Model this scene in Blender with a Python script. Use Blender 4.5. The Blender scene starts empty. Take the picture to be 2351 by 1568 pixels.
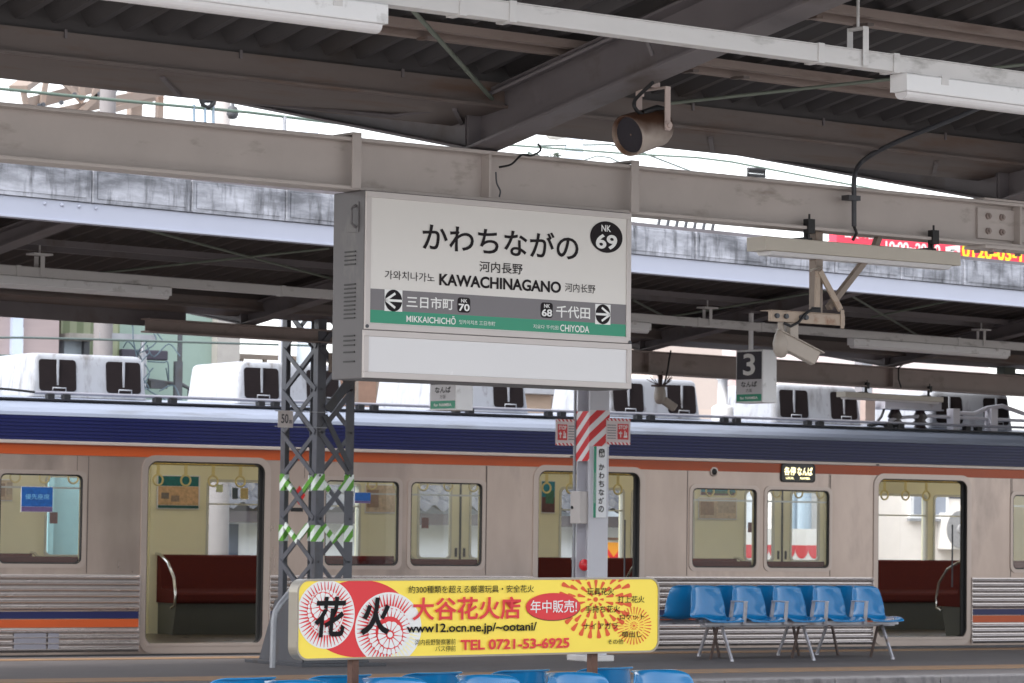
import bpy, bmesh, math, random
from mathutils import Matrix, Vector
R = math.radians
random.seed(7)
SC = bpy.context.scene
COL = SC.collection

# ------------------------------------------------------------------ camera, sky, sun, exposure
FPX, CX, CY = 7400.0, 1175.0, 784.0            # focal length and centre, in units of a 2350 px wide frame
YAW, PITCH, ROLL = R(31.7), math.atan((1211 - 784) / 7400.0), 0.013
_h = Vector((math.sin(YAW), math.cos(YAW), 0)); _r = Vector((math.cos(YAW), -math.sin(YAW), 0)); _z = Vector((0, 0, 1))
CD = _h * math.cos(PITCH) + _z * math.sin(PITCH)
_u = _z * math.cos(PITCH) - _h * math.sin(PITCH)
CR = _r * math.cos(ROLL) + _u * math.sin(ROLL)
CU = _u * math.cos(ROLL) - _r * math.sin(ROLL)
cam = bpy.data.cameras.new('camera')
cam.sensor_width = 36.0; cam.lens = 36.0 * FPX / 2350.0; cam.clip_end = 2000; cam.clip_start = 0.5
cam.dof.use_dof = True; cam.dof.focus_distance = 15.0; cam.dof.aperture_fstop = 13.0
camo = bpy.data.objects.new('camera', cam); COL.objects.link(camo)
camo.matrix_world = Matrix(((CR.x, CU.x, -CD.x, 0), (CR.y, CU.y, -CD.y, 0), (CR.z, CU.z, -CD.z, 0), (0, 0, 0, 1)))
SC.camera = camo

SUN_EL, SUN_AZ = R(50), R(258)                  # azimuth measured from +Y towards +X
world = bpy.data.worlds.new('World'); SC.world = world; world.use_nodes = True
nt = world.node_tree; nt.nodes.clear()
sky = nt.nodes.new('ShaderNodeTexSky'); sky.sky_type = 'NISHITA'; sky.sun_disc = False
sky.sun_elevation = SUN_EL; sky.sun_rotation = SUN_AZ; sky.air_density = 1.0; sky.dust_density = 2.0; sky.ozone_density = 1.0
hs = nt.nodes.new('ShaderNodeHueSaturation'); hs.inputs['Saturation'].default_value = 0.22   # overcast: greyed sky
bg = nt.nodes.new('ShaderNodeBackground'); bg.inputs['Strength'].default_value = 0.15
wo = nt.nodes.new('ShaderNodeOutputWorld')
nt.links.new(sky.outputs[0], hs.inputs['Color']); nt.links.new(hs.outputs[0], bg.inputs['Color']); nt.links.new(bg.outputs[0], wo.inputs['Surface'])
sl = bpy.data.lights.new('sun', 'SUN'); sl.energy = .7; sl.angle = R(12); sl.color = (1, .96, .9)
so = bpy.data.objects.new('sun', sl); COL.objects.link(so)
sd = Vector((math.sin(SUN_AZ) * math.cos(SUN_EL), math.cos(SUN_AZ) * math.cos(SUN_EL), math.sin(SUN_EL)))
so.rotation_euler = sd.to_track_quat('Z', 'Y').to_euler()
SC.view_settings.view_transform = 'Standard'; SC.view_settings.look = 'None'; SC.view_settings.gamma = 1; SC.view_settings.exposure = 1.85
SC.render.engine = 'CYCLES'; SC.cycles.max_bounces = 12; SC.cycles.diffuse_bounces = 8; SC.cycles.transparent_max_bounces = 16

# ------------------------------------------------------------------ frames: the tracks curve, so the two canopies turn a few degrees against the train
FR = {'T': Matrix.Identity(4), 'C': Matrix.Rotation(R(5.6), 4, 'Z'), 'N': Matrix.Rotation(R(6.8), 4, 'Z') @ Matrix.Rotation(-.0044, 4, 'Y')}
_pv = FR['C'] @ Vector((18.5, 22.5, 0))
FR['C'] = Matrix.Translation(_pv) @ Matrix.Rotation(R(3.5), 4, 'Z') @ Matrix.Translation(-_pv) @ FR['C']
_pv = FR['C'] @ Vector((12, 21.5, 0))
FR['C'] = Matrix.Translation(_pv) @ Matrix.Rotation(R(1.8), 4, 'Z') @ Matrix.Translation(-_pv) @ FR['C']
FI = {k: m.inverted() for k, m in FR.items()}
FO = {k: m @ Vector((0, 0, 0)) for k, m in FI.items()}      # the camera's place in each frame
def ray(px, py, fr):
    return FI[fr].to_3x3() @ (CD * FPX + CR * (px - CX) - CU * (py - CY))
def at(px, py, fr, ax, val):
    v = ray(px, py, fr); o = FO[fr]; return o + v * ((val - o[ax]) / v[ax])
def atp(px, py, fr, n, c):
    v = ray(px, py, fr); o = FO[fr]; n = Vector(n); return o + v * ((c - o.dot(n)) / v.dot(n))
def S(x0, y0, s):
    return lambda a, b: ((x0 + a / s) / 1.1481, (y0 + b / s) / 1.1481)

# ------------------------------------------------------------------ materials
def rgb(r, g, b):  # sRGB 0-255 to linear
    f = lambda c: (c / 255 / 12.92) if c <= 10 else ((c / 255 + .055) / 1.055) ** 2.4
    return (f(r), f(g), f(b), 1)
MATS = {}
def M(name, col, rough=.5, metal=0.0, var=.12, scale=6.0, stretch=(1, 1, 1), bump=0.0, dirt=None, emit=0.0, spec=.5, coat=0.0, dirt2=None):
    """col linear rgb; var = lightness variation; dirt = (colour, amount 0-1, scale, stretch)"""
    if name in MATS: return MATS[name]
    m = bpy.data.materials.new(name); m.use_nodes = True
    n, l = m.node_tree.nodes, m.node_tree.links
    b = n['Principled BSDF']; b.inputs['Roughness'].default_value = rough; b.inputs['Metallic'].default_value = metal
    b.inputs['Specular IOR Level'].default_value = spec; b.inputs['Coat Weight'].default_value = coat
    c = (col[0], col[1], col[2], 1)
    tc = n.new('ShaderNodeTexCoord'); out = None
    def noise(sc, st, det=5):
        mp = n.new('ShaderNodeMapping'); mp.inputs['Scale'].default_value = st; l.new(tc.outputs['Object'], mp.inputs['Vector'])
        t = n.new('ShaderNodeTexNoise'); t.inputs['Scale'].default_value = sc; t.inputs['Detail'].default_value = det; t.inputs['Roughness'].default_value = .62
        l.new(mp.outputs[0], t.inputs['Vector']); return t
    if var > 0:
        t = noise(scale, stretch)
        rm = n.new('ShaderNodeValToRGB'); rm.color_ramp.elements[0].position = .3; rm.color_ramp.elements[1].position = .72
        rm.color_ramp.elements[0].color = tuple(x * (1 - var) for x in c[:3]) + (1,)
        rm.color_ramp.elements[1].color = tuple(min(1, x * (1 + var)) for x in c[:3]) + (1,)
        l.new(t.outputs['Fac'], rm.inputs['Fac']); out = rm.outputs[0]
        if bump:
            bp = n.new('ShaderNodeBump'); bp.inputs['Strength'].default_value = bump; bp.inputs['Distance'].default_value = .02
            l.new(t.outputs['Fac'], bp.inputs['Height']); l.new(bp.outputs[0], b.inputs['Normal'])
        rr_ = n.new('ShaderNodeMapRange'); rr_.inputs['To Min'].default_value = max(.03, rough - .08); rr_.inputs['To Max'].default_value = min(1, rough + .08)
        l.new(t.outputs['Fac'], rr_.inputs['Value']); l.new(rr_.outputs[0], b.inputs['Roughness'])
    for dd in (dirt, dirt2):
        if not dd: continue
        dc, amt, dsc, dst = dd
        t2 = noise(dsc, dst, 7)
        r2 = n.new('ShaderNodeValToRGB'); r2.color_ramp.elements[0].position = .62 - amt * .3; r2.color_ramp.elements[1].position = .78 - amt * .16
        l.new(t2.outputs['Fac'], r2.inputs['Fac'])
        mx = n.new('ShaderNodeMix'); mx.data_type = 'RGBA'
        l.new(r2.outputs[0], mx.inputs['Factor'])
        if out: l.new(out, mx.inputs['A'])
        else: mx.inputs['A'].default_value = c
        mx.inputs['B'].default_value = (dc[0], dc[1], dc[2], 1); out = mx.outputs['Result']
    if out: l.new(out, b.inputs['Base Color'])
    else: b.inputs['Base Color'].default_value = c
    if emit:
        b.inputs['Emission Color'].default_value = c; b.inputs['Emission Strength'].default_value = emit
    MATS[name] = m; return m
def MS(name, c1, c2, vec, period, duty=.5, rough=.5):
    """two-colour stripes across direction vec (object space)"""
    if name in MATS: return MATS[name]
    m = bpy.data.materials.new(name); m.use_nodes = True; n, l = m.node_tree.nodes, m.node_tree.links
    b = n['Principled BSDF']; b.inputs['Roughness'].default_value = rough
    tc = n.new('ShaderNodeTexCoord'); d = n.new('ShaderNodeVectorMath'); d.operation = 'DOT_PRODUCT'; d.inputs[1].default_value = tuple(v / period for v in vec)
    l.new(tc.outputs['Object'], d.inputs[0])
    fr = n.new('ShaderNodeMath'); fr.operation = 'FRACT'; l.new(d.outputs['Value'], fr.inputs[0])
    gt = n.new('ShaderNodeMath'); gt.operation = 'GREATER_THAN'; gt.inputs[1].default_value = duty; l.new(fr.outputs[0], gt.inputs[0])
    mx = n.new('ShaderNodeMix'); mx.data_type = 'RGBA'; l.new(gt.outputs[0], mx.inputs['Factor'])
    mx.inputs['A'].default_value = c1; mx.inputs['B'].default_value = c2; l.new(mx.outputs['Result'], b.inputs['Base Color'])
    MATS[name] = m; return m
def glass(name='window_glass', tint=(.96, .98, .97), refl=.10):
    if name in MATS: return MATS[name]
    m = bpy.data.materials.new(name); m.use_nodes = True; n, l = m.node_tree.nodes, m.node_tree.links; n.clear()
    o = n.new('ShaderNodeOutputMaterial'); mx = n.new('ShaderNodeMixShader'); t = n.new('ShaderNodeBsdfTransparent'); g = n.new('ShaderNodeBsdfGlossy')
    t.inputs['Color'].default_value = tint + (1,); g.inputs['Roughness'].default_value = .03
    f = n.new('ShaderNodeFresnel'); f.inputs['IOR'].default_value = 1.45
    ad = n.new('ShaderNodeMath'); ad.operation = 'ADD'; ad.inputs[1].default_value = refl - .04; l.new(f.outputs[0], ad.inputs[0])
    l.new(ad.outputs[0], mx.inputs['Fac']); l.new(t.outputs[0], mx.inputs[1]); l.new(g.outputs[0], mx.inputs[2]); l.new(mx.outputs[0], o.inputs['Surface'])
    MATS[name] = m; return m

# ------------------------------------------------------------------ mesh builder
class MB:
    def __init__(s): s.v = []; s.f = []; s.sm = []
    def add(s, vs, fs, smooth=False):
        k = len(s.v); s.v += [Vector(v) for v in vs]
        for f in fs: s.f.append([i + k for i in f]); s.sm.append(smooth)
        return s
    def box(s, x0, x1, y0, y1, z0, z1):
        return s.add([(x, y, z) for x in (x0, x1) for y in (y0, y1) for z in (z0, z1)],
                     [(0, 1, 3, 2), (4, 6, 7, 5), (0, 4, 5, 1), (2, 3, 7, 6), (0, 2, 6, 4), (1, 5, 7, 3)])
    def bar(s, p, q, w, h, up=(0, 0, 1)):
        p, q = Vector(p), Vector(q); d = (q - p).normalized(); up = Vector(up)
        a = d.cross(up)
        if a.length < 1e-4: a = d.cross(Vector((0, 1, 0)))
        a.normalize(); b = a.cross(d).normalized()
        vs = [e + a * (i * w / 2) + b * (j * h / 2) for e in (p, q) for i, j in ((-1, -1), (1, -1), (1, 1), (-1, 1))]
        return s.add(vs, [(0, 3, 2, 1), (4, 5, 6, 7), (0, 1, 5, 4), (1, 2, 6, 5), (2, 3, 7, 6), (3, 0, 4, 7)])
    def tube(s, pts, r, n=10, closed=False, caps=True):
        pts = [Vector(p) for p in pts]; N = len(pts); rings = []
        prev = None
        for i, p in enumerate(pts):
            a = pts[(i - 1) % N] if (i > 0 or closed) else p
            b = pts[(i + 1) % N] if (i < N - 1 or closed) else p
            t = (b - a).normalized()
            if prev is None:
                nrm = t.orthogonal().normalized()
            else:
                nrm = (prev - t * prev.dot(t)); nrm = nrm.normalized() if nrm.length > 1e-6 else t.orthogonal().normalized()
            prev = nrm; bi = t.cross(nrm)
            rad = r[i] if isinstance(r, (list, tuple)) else r
            rings.append([p + (nrm * math.cos(2 * math.pi * k / n) + bi * math.sin(2 * math.pi * k / n)) * rad for k in range(n)])
        vs = [v for rg in rings for v in rg]; fs = []
        for i in range(N if closed else N - 1):
            j = (i + 1) % N
            for k in range(n): fs.append((i * n + k, i * n + (k + 1) % n, j * n + (k + 1) % n, j * n + k))
        s.add(vs, fs, True)
        if caps and not closed:
            s.add(rings[0], [tuple(range(n))[::-1]]); s.add(rings[-1], [tuple(range(n))])
        return s
    def sweep(s, prof, P0, P1, closed=True, caps=True, smooth=False):
        """prof: list of (a,b) ; P0(a,b), P1(a,b) give the two end points"""
        n = len(prof); vs = [Vector(P0(a, b)) for a, b in prof] + [Vector(P1(a, b)) for a, b in prof]
        fs = [(i, (i + 1) % n, n + (i + 1) % n, n + i) for i in range(n if closed else n - 1)]
        s.add(vs, fs, smooth)
        if closed and caps: s.add(vs[:n], [tuple(range(n))[::-1]]); s.add(vs[n:], [tuple(range(n))])
        return s
    def xprism(s, prof, x0, x1, **k):   # prof in (y,z)
        return s.sweep(prof, lambda a, b: (x0, a, b), lambda a, b: (x1, a, b), **k)
    def yprism(s, prof, y0, y1, **k):   # prof in (x,z)
        return s.sweep(prof, lambda a, b: (a, y0, b), lambda a, b: (a, y1, b), **k)
    def zprism(s, prof, z0, z1, **k):
        return s.sweep(prof, lambda a, b: (a, b, z0), lambda a, b: (a, b, z1), **k)
    def lathe(s, o, axis, prof, n=20, smooth=True):
        """prof list of (t along axis, r)"""
        o = Vector(o); ax = Vector(axis).normalized(); a = ax.orthogonal().normalized(); b = ax.cross(a)
        vs = [o + ax * t + (a * math.cos(2 * math.pi * k / n) + b * math.sin(2 * math.pi * k / n)) * r for t, r in prof for k in range(n)]
        fs = [(i * n + k, i * n + (k + 1) % n, (i + 1) * n + (k + 1) % n, (i + 1) * n + k) for i in range(len(prof) - 1) for k in range(n)]
        return s.add(vs, fs, smooth)
    def poly(s, pts): return s.add(pts, [tuple(range(len(pts)))])
    def grid(s, fn, nu, nv, smooth=True):
        vs = [fn(i / nu, j / nv) for j in range(nv + 1) for i in range(nu + 1)]
        return s.add(vs, [(j * (nu + 1) + i, j * (nu + 1) + i + 1, (j + 1) * (nu + 1) + i + 1, (j + 1) * (nu + 1) + i) for j in range(nv) for i in range(nu)], smooth)
def ibeam(w, h, tw, tf):
    a, b = w / 2, h / 2
    return [(-a, -b), (a, -b), (a, -b + tf), (tw / 2, -b + tf), (tw / 2, b - tf), (a, b - tf), (a, b), (-a, b), (-a, b - tf), (-tw / 2, b - tf), (-tw / 2, -b + tf), (-a, -b + tf)]
def cr(pts, n=6):
    P_ = [Vector(p) for p in pts]; P_ = [P_[0] * 2 - P_[1]] + P_ + [P_[-1] * 2 - P_[-2]]; o_ = []
    for i in range(1, len(P_) - 2):
        a, b, c, d = P_[i - 1:i + 3]
        for k in range(n):
            t = k / n; o_.append(.5 * ((2 * b) + (c - a) * t + (2 * a - 5 * b + 4 * c - d) * t * t + (3 * b - a - 3 * c + d) * t ** 3))
    return o_ + [P_[-2]]
def rrect(x0, x1, z0, z1, r, n=6):
    o = []
    for cx, cz, a0 in ((x1 - r, z1 - r, 0), (x0 + r, z1 - r, 90), (x0 + r, z0 + r, 180), (x1 - r, z0 + r, 270)):
        for k in range(n + 1):
            a = R(a0 + 90 * k / n); o.append((cx + r * math.cos(a), cz + r * math.sin(a)))
    return o
def ring_y(mb, outer, inner, y0, y1):
    """flat frame between two loops of equal length, in XZ, from y0 (front) to y1"""
    n = len(outer); vs = [(x, y0, z) for x, z in outer] + [(x, y0, z) for x, z in inner] + [(x, y1, z) for x, z in outer] + [(x, y1, z) for x, z in inner]
    fs = []
    for i in range(n):
        j = (i + 1) % n
        fs += [(i, j, n + j, n + i), (n + i, n + j, 3 * n + j, 3 * n + i), (2 * n + i, i, n * 0 + i, 2 * n + i) if False else (2 * n + i, 2 * n + j, j, i), (2 * n + j, 2 * n + i, 3 * n + i, 3 * n + j)]
    return mb.add(vs, fs)

def mesh_obj(name, mb, mat, off=(0, 0, 0), bevel=0.0):
    me = bpy.data.meshes.new(name); off = Vector(off)
    me.from_pydata([v - off for v in mb.v], [], mb.f); me.polygons.foreach_set('use_smooth', mb.sm); me.materials.append(mat)
    bm = bmesh.new(); bm.from_mesh(me); bmesh.ops.recalc_face_normals(bm, faces=bm.faces); bm.to_mesh(me); bm.free()
    o = bpy.data.objects.new(name, me); COL.objects.link(o)
    if bevel:
        b = o.modifiers.new('bevel', 'BEVEL'); b.width = bevel; b.segments = 2; b.limit_method = 'ANGLE'; b.angle_limit = R(40)
    return o
def setp(o, label, cat, group=None, kind=None):
    if label: o['label'] = label
    if cat: o['category'] = cat
    if group: o['group'] = group
    if kind: o['kind'] = kind
class Thing:
    def __init__(s, name, label, cat, base, fr='T', group=None, kind=None):
        s.base = Vector(base); s.fr = fr
        s.o = bpy.data.objects.new(name, None); COL.objects.link(s.o); s.o.empty_display_size = .2
        s.o.matrix_world = FR[fr] @ Matrix.Translation(s.base); setp(s.o, label, cat, group, kind)
    def part(s, name, mb, mat, parent=None, bevel=0.0, label=None, kind=None):
        o = mesh_obj(name, mb, mat, s.base, bevel); o.parent = parent or s.o
        setp(o, label, None, None, kind); return o
def solo(name, mb, mat, label, cat, base, fr='T', group=None, kind=None, bevel=0.0):
    o = mesh_obj(name, mb, mat, base, bevel); o.matrix_world = FR[fr] @ Matrix.Translation(Vector(base)); setp(o, label, cat, group, kind); return o
def copy_tree(root, base, fr, label=None):
    r = root.copy(); COL.objects.link(r); r.matrix_world = FR[fr] @ Matrix.Translation(Vector(base))
    if label: r['label'] = label
    for ch in root.children:
        c = ch.copy(); COL.objects.link(c); c.parent = r
        for g in ch.children:
            d = g.copy(); COL.objects.link(d); d.parent = c
    return r

# ------------------------------------------------------------------ lettering (default font, flat faces)
_tc = {}
def glyphs(s, bold=0.0, shear=0.0):
    k = (s, bold, shear)
    if k not in _tc:
        c = bpy.data.curves.new('lettering', 'FONT'); c.body = s; c.offset = bold; c.resolution_u = 4; c.shear = shear
        o = bpy.data.objects.new('lettering', c); COL.objects.link(o)
        me = bpy.data.meshes.new_from_object(o.evaluated_get(bpy.context.evaluated_depsgraph_get()))
        _tc[k] = ([(v.co.x, v.co.y) for v in me.vertices], [tuple(p.vertices) for p in me.polygons])
        bpy.data.objects.remove(o); bpy.data.curves.remove(c); bpy.data.meshes.remove(me)
    return _tc[k]
def text(mb, s, P, u0, u1, v0, v1, bold=0.0, shear=0.0):
    """fit the string's ink box into u0..u1, v0..v1 of the plane P(u,v)"""
    vs, fs = glyphs(s, bold, shear)
    if not vs: return
    xa, xb = min(v[0] for v in vs), max(v[0] for v in vs); ya, yb = min(v[1] for v in vs), max(v[1] for v in vs)
    mb.add([P(u0 + (x - xa) / (xb - xa) * (u1 - u0), v0 + (y - ya) / max(1e-6, yb - ya) * (v1 - v0)) for x, y in vs], fs)
def planeY(y): return lambda u, v: (u, y, v)
def planeX(x): return lambda u, v: (x, -u, v)     # seen looking along +X: to the right is -Y
def disc(mb, P, cu, cv, ru, rv, n=40, a0=0, a1=360):
    pts = [P(cu + ru * math.cos(R(a0 + (a1 - a0) * k / n)), cv + rv * math.sin(R(a0 + (a1 - a0) * k / n))) for k in range(n + (a1 - a0 < 360))]
    mb.poly(pts)
def rect(mb, P, u0, u1, v0, v1): mb.poly([P(u0, v0), P(u1, v0), P(u1, v1), P(u0, v1)])

# common colours
BEAM = M('beige_grey_painted_steel', rgb(182, 173, 169)[:3], .55, var=.07, scale=3, dirt=((.26, .22, .19), .12, 3.2, (1, 1, 2.5)))
BEAM2 = M('brown_grey_painted_steel', rgb(146, 132, 127)[:3], .55, var=.08, scale=3, dirt=((.17, .13, .11), .18, 2.5, (1, 1, 2)))
RAFT = M('dusty_grey_steel', rgb(110, 104, 107)[:3], .6, var=.1, scale=3, dirt=((.1, .08, .07), .3, 3, (1, 1, 1)))
PURL = M('rust_brown_steel', rgb(108, 98, 95)[:3], .6, var=.12, scale=2, stretch=(1, 3, 3), dirt=((.13, .075, .05), .35, 2.5, (.6, 3, 3)))
PURL2 = M('light_brown_purlin_paint', rgb(140, 125, 119)[:3], .6, var=.1, scale=2, stretch=(1, 3, 3), dirt=((.14, .09, .07), .3, 2.5, (.6, 3, 3)))
ROOF = M('dark_corrugated_sheet', rgb(70, 67, 69)[:3], .65, var=.14, scale=2, stretch=(3, .5, 1), dirt=((.05, .04, .036), .3, 1.5, (2, .5, 1)))
WHITE = M('white_painted_metal', rgb(226, 226, 228)[:3], .4, var=.03, scale=5, dirt=((.4, .39, .38), .12, 9, (1, 1, 1)))
DUCT = M('off_white_cable_duct', rgb(205, 203, 203)[:3], .5, var=.05, scale=4, stretch=(.6, 2, 2), dirt=((.3, .29, .28), .2, 6, (.7, 2, 2)))
BLACK = M('black_rubber', (.012, .012, .014), .6, var=0)
DGREY = M('dark_grey_steel', rgb(72, 74, 80)[:3], .55, var=.12, scale=5, dirt=((.06, .05, .045), .3, 5, (1, 1, .5)))
CHROME = M('chrome_tube', (.7, .7, .7), .15, metal=1, var=0)
GALV = M('galvanised_metal', rgb(150, 152, 158)[:3], .45, metal=.35, var=.1, scale=9)
ROD = M('grey_green_painted_rod', rgb(108, 115, 105)[:3], .55, var=.1, scale=8)
TUBE = M('frosted_tube_cover', rgb(214, 212, 214)[:3], .35, var=.02)
RUST = M('rusty_steel', rgb(98, 70, 58)[:3], .75, var=.25, scale=14)
INKB = M('black_lettering', (.010, .009, .010), .6, var=0, spec=.15)
INKW = M('white_lettering', (.8, .8, .79), .5, var=0)
GREEN = M('green_sign_band', rgb(30, 140, 108)[:3], .4, var=0)

# ================================================================== THE SETTING
gm = MB().box(-400, 600, -300, 700, -3.2, -2.45)
solo('ground', gm, M('grey_track_ballast', (.17, .155, .145), .95, var=.5, scale=40, bump=.6), 'grey ballast ground under the tracks', 'ground', (0, 0, -2.45), kind='structure')
PLAT = M('worn_asphalt_platform', rgb(88, 84, 85)[:3], .85, var=.14, scale=3, bump=.15, dirt=((.09, .08, .078), .3, 1.2, (1, 2.5, 1)))
CONC = M('stained_concrete', rgb(108, 106, 109)[:3], .85, var=.18, scale=7, bump=.2, dirt=((.05, .05, .055), .42, 4.5, (1.5, 1.5, .8)))
ZF = -1.30; ZN = -1.418
# far platform: slab, coping blocks along its edge, worn orange tactile strip
o = solo('platform', MB().box(-25, 90, 23.25, 28.80, -2.5, ZF), PLAT, 'grey asphalt station platform in front of the train', 'platform', (20, 26, ZF), kind='structure')
mb = MB()
for i in range(70):
    x = -10 + i * 1.2
    mb.box(x + .006, x + 1.194, 22.95, 23.247, ZF - .16, ZF + .004)
solo('platform_coping', mb, CONC, 'concrete edge slabs of the platform', 'platform', (20, 23, ZF), kind='structure', bevel=.01)
mb = MB()
for i in range(90):
    for j in range(3):
        x = -10 + i * .91 + (j % 2) * .3; z1 = ZF - .165 - j * .33
        mb.box(x + .008, x + .902, 23.06, 23.246, z1 - .322, z1)
solo('platform_wall', mb, CONC, 'stained concrete block wall below the platform edge', 'wall', (20, 23.1, ZF), kind='structure', bevel=.012)
TACT = M('worn_orange_tactile_paving', rgb(142, 112, 84)[:3], .8, var=.16, scale=9, dirt=((.16, .14, .12), .4, 4, (1, 3, 1)))
solo('tactile_paving', MB().box(-25, 90, 24.15, 24.75, ZF, ZF + .006), TACT, 'worn orange tactile strip along the near side of the platform', 'paving', (20, 24.4, ZF), kind='structure')
solo('tactile_paving', MB().box(-25, 90, 28.05, 28.38, ZF, ZF + .006), TACT, 'worn orange tactile strip beside the train', 'paving', (20, 28.2, ZF), kind='structure')
solo('platform', MB().box(-25, 60, 6.5, 15.2, -2.6, ZN), M('pale_bounce_concrete', rgb(172, 166, 160)[:3], .85, var=.1, scale=3), 'concrete platform under the nearest blue seats, kept pale to bounce light', 'platform', (9, 11, ZN), 'N', kind='structure')  # slab out of view, coloured pale to bounce light up under the canopy

# ================================================================== NEAR CANOPY (frame N): V roof on a low centre beam
YB = 11.2
def zroof(y): return 1.908 + .19 * abs(y - YB)
can = Thing('platform_canopy', 'dark corrugated canopy roof with beige centre beam carrying the station name sign', 'canopy', (8.72, YB, 1.6), 'N')
mb = MB()                                            # corrugated sheet, both wings
pitch = .165
def corr(mb, x0, x1, ya, yb, zf, pitch, dep):
    xs = []; x = x0
    while x < x1:
        xs += [(x, 0), (x + pitch * .20, 0), (x + pitch * .50, dep), (x + pitch * .72, dep), (x + pitch, 0)]; x += pitch
    vs = [(x, ya, zf(ya) + h) for x, h in xs] + [(x, yb, zf(yb) + h) for x, h in xs]; n = len(xs)
    mb.add(vs, [(i, i + 1, n + i + 1, n + i) for i in range(n - 1)])
corr(mb, 1, 30, 7.0, YB - .16, lambda y: zroof(y), pitch, .068)
corr(mb, 1, 30, YB + .16, 15.2, lambda y: zroof(y), pitch, .068)
o = can.part('roof_sheet', mb, ROOF)
sm = o.modifiers.new('thick', 'SOLIDIFY'); sm.thickness = .004; sm.offset = 1
# centre beam with stiffeners, hanger straps and splice plate
mb = MB().xprism([(y + YB, z + 1.507) for y, z in ibeam(.13, .225, .012, .016)], 1.0, 26)
beam = can.part('centre_beam', mb, BEAM, bevel=.003)
for x in (8.73, 12.15, 5.2):
    mb = MB().box(x - .006, x + .006, YB - .064, YB - .007, 1.412, 1.603); mb.box(x - .006, x + .006, YB + .007, YB + .064, 1.412, 1.603)
    can.part('stiffener', mb, BEAM, beam)
for x in (8.0, 9.565):                               # straps of the sign's hangers round the beam
    mb = MB().box(x - .024, x + .024, YB - .074, YB - .067, 1.40, 1.635); mb.box(x - .024, x + .024, YB - .074, YB + .074, 1.628, 1.640)
    can.part('hanger_strap', mb, BEAM, beam, bevel=.002)
mb = MB().box(11.88, 12.42, YB - .022, YB - .0065, 1.43, 1.585).box(11.88, 12.42, YB - .075, YB + .075, 1.378, 1.394).box(11.88, 12.42, YB - .07, YB + .07, 1.6205, 1.632)
can.part('splice_plate', mb, BEAM, beam, bevel=.002)
for x in (11.95, 12.05, 12.25, 12.35):
    for z in (1.47, 1.545): can.part('bolt', MB().lathe((x, YB - .022, z), (0, -1, 0), [(0, .017), (.012, .017), (.013, .009), (.022, .009), (.022, 0)], 10, False), BEAM2, beam)
    for y in (YB - .055, YB + .05): can.part('bolt', MB().lathe((x, y, 1.378), (0, 0, -1), [(0, .016), (.014, .016), (.014, 0)], 8, False), BEAM2, beam)
# rafters: deep I sections, near wing and far wing
def rafter(th, x, y0, yend, zb, slope_b, zf, dtop, w, mat):
    mb = MB(); n = 8; tf = .012
    def zt(y): return zf(y) - dtop
    def zbo(y): return zb + slope_b * abs(y - y0)
    def strip(za, zc, hw):
        for i in range(n):
            ya, yc = y0 + (yend - y0) * i / n, y0 + (yend - y0) * (i + 1) / n
            vs = [(x + sx * hw, y, z) for y in (ya, yc) for sx, z in ((-1, za(y)), (1, za(y)), (1, zc(y)), (-1, zc(y)))]
            mb.add(vs, [(0, 1, 5, 4), (1, 2, 6, 5), (2, 3, 7, 6), (3, 0, 4, 7)])
    strip(zbo, lambda y: zbo(y) + tf, w / 2); strip(lambda y: zt(y) - tf, zt, w / 2); strip(lambda y: zbo(y) + tf, lambda y: zt(y) - tf, .005)
    for y in (y0, yend):
        mb.add([(x - w / 2, y, zbo(y)), (x + w / 2, y, zbo(y)), (x + w / 2, y, zt(y)), (x - w / 2, y, zt(y))], [(0, 1, 2, 3)])
    return th.part('rafter', mb, mat)
for x in (5.1, 8.72, 12.12, 15.6, 19.0):
    rafter(can, x, YB, 7.1, 1.622, .183, zroof, .062, .165, RAFT)
    rafter(can, x, YB, 15.1, 1.622, .205, zroof, .062, .165, RAFT)
    mb = MB().box(x - .075, x + .075, YB - .012, YB + .012, 1.622, 1.845)
    can.part('gusset_plate', mb, RAFT)
# purlins (C sections in pairs) along the roof
def purlin(th, x0, x1, y, zf, mat, h=.075, w=.05, gap=0):
    mb = MB(); z = zf(y) - .012
    mb.xprism([(y - w / 2, z - h), (y + w / 2, z - h), (y + w / 2, z - h + .012), (y - w / 2 + .006, z - h + .012), (y - w / 2 + .006, z), (y - w / 2, z)], x0, x1)
    return th.part('purlin', mb, mat)
for y in (10.595, 10.495, 9.82, 9.72, 9.04, 8.94, 8.2, 8.1, 7.4):
    purlin(can, 1, 30, y, zroof, PURL2, h=.034, w=.05)
for y in (11.75, 12.6, 13.5, 14.4, 15.1): purlin(can, 1, 30, y, zroof, PURL)
mb = MB()
for x in (6.1, 7.45, 7.9, 9.35, 9.65, 11.0, 11.3):
    for y in (10.535, 9.76):
        can.part('purlin_cleat', MB().bar((x, y - .06, zroof(y) - .07), (x + .03, y + .06, zroof(y) - .06), .03, .012), PURL)
# valley gutter: tall brown side and trough bottom
mb = MB().xprism([(11.02, 1.905), (11.02, 1.805), (11.03, 1.792), (11.40, 1.752), (11.40, 1.90), (11.395, 1.90), (11.395, 1.758), (11.035, 1.798), (11.026, 1.808), (11.026, 1.905)], 1, 30)
mb.xprism([(10.995, 1.792), (11.019, 1.792), (11.019, 1.804), (10.995, 1.804)], 1, 30)
can.part('valley_gutter', mb, PURL)
can.part('valley_flashing', MB().box(1, 30, 11.032, 11.39, 1.882, 1.89).box(1, 30, 11.036, 11.041, 1.8905, 2.02), ROOF)
for i in range(16): can.part('gutter_bracket', MB().box(4 + i * .83, 4.012 + i * .83, 11.012, 11.0195, 1.88, 1.915), RAFT)
for i in range(9): can.part('gutter_bracket', MB().bar((4 + i * 1.5, 11.1, 1.780), (4.25 + i * 1.5, 11.36, 1.752), .02, .012), RAFT)
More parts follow.
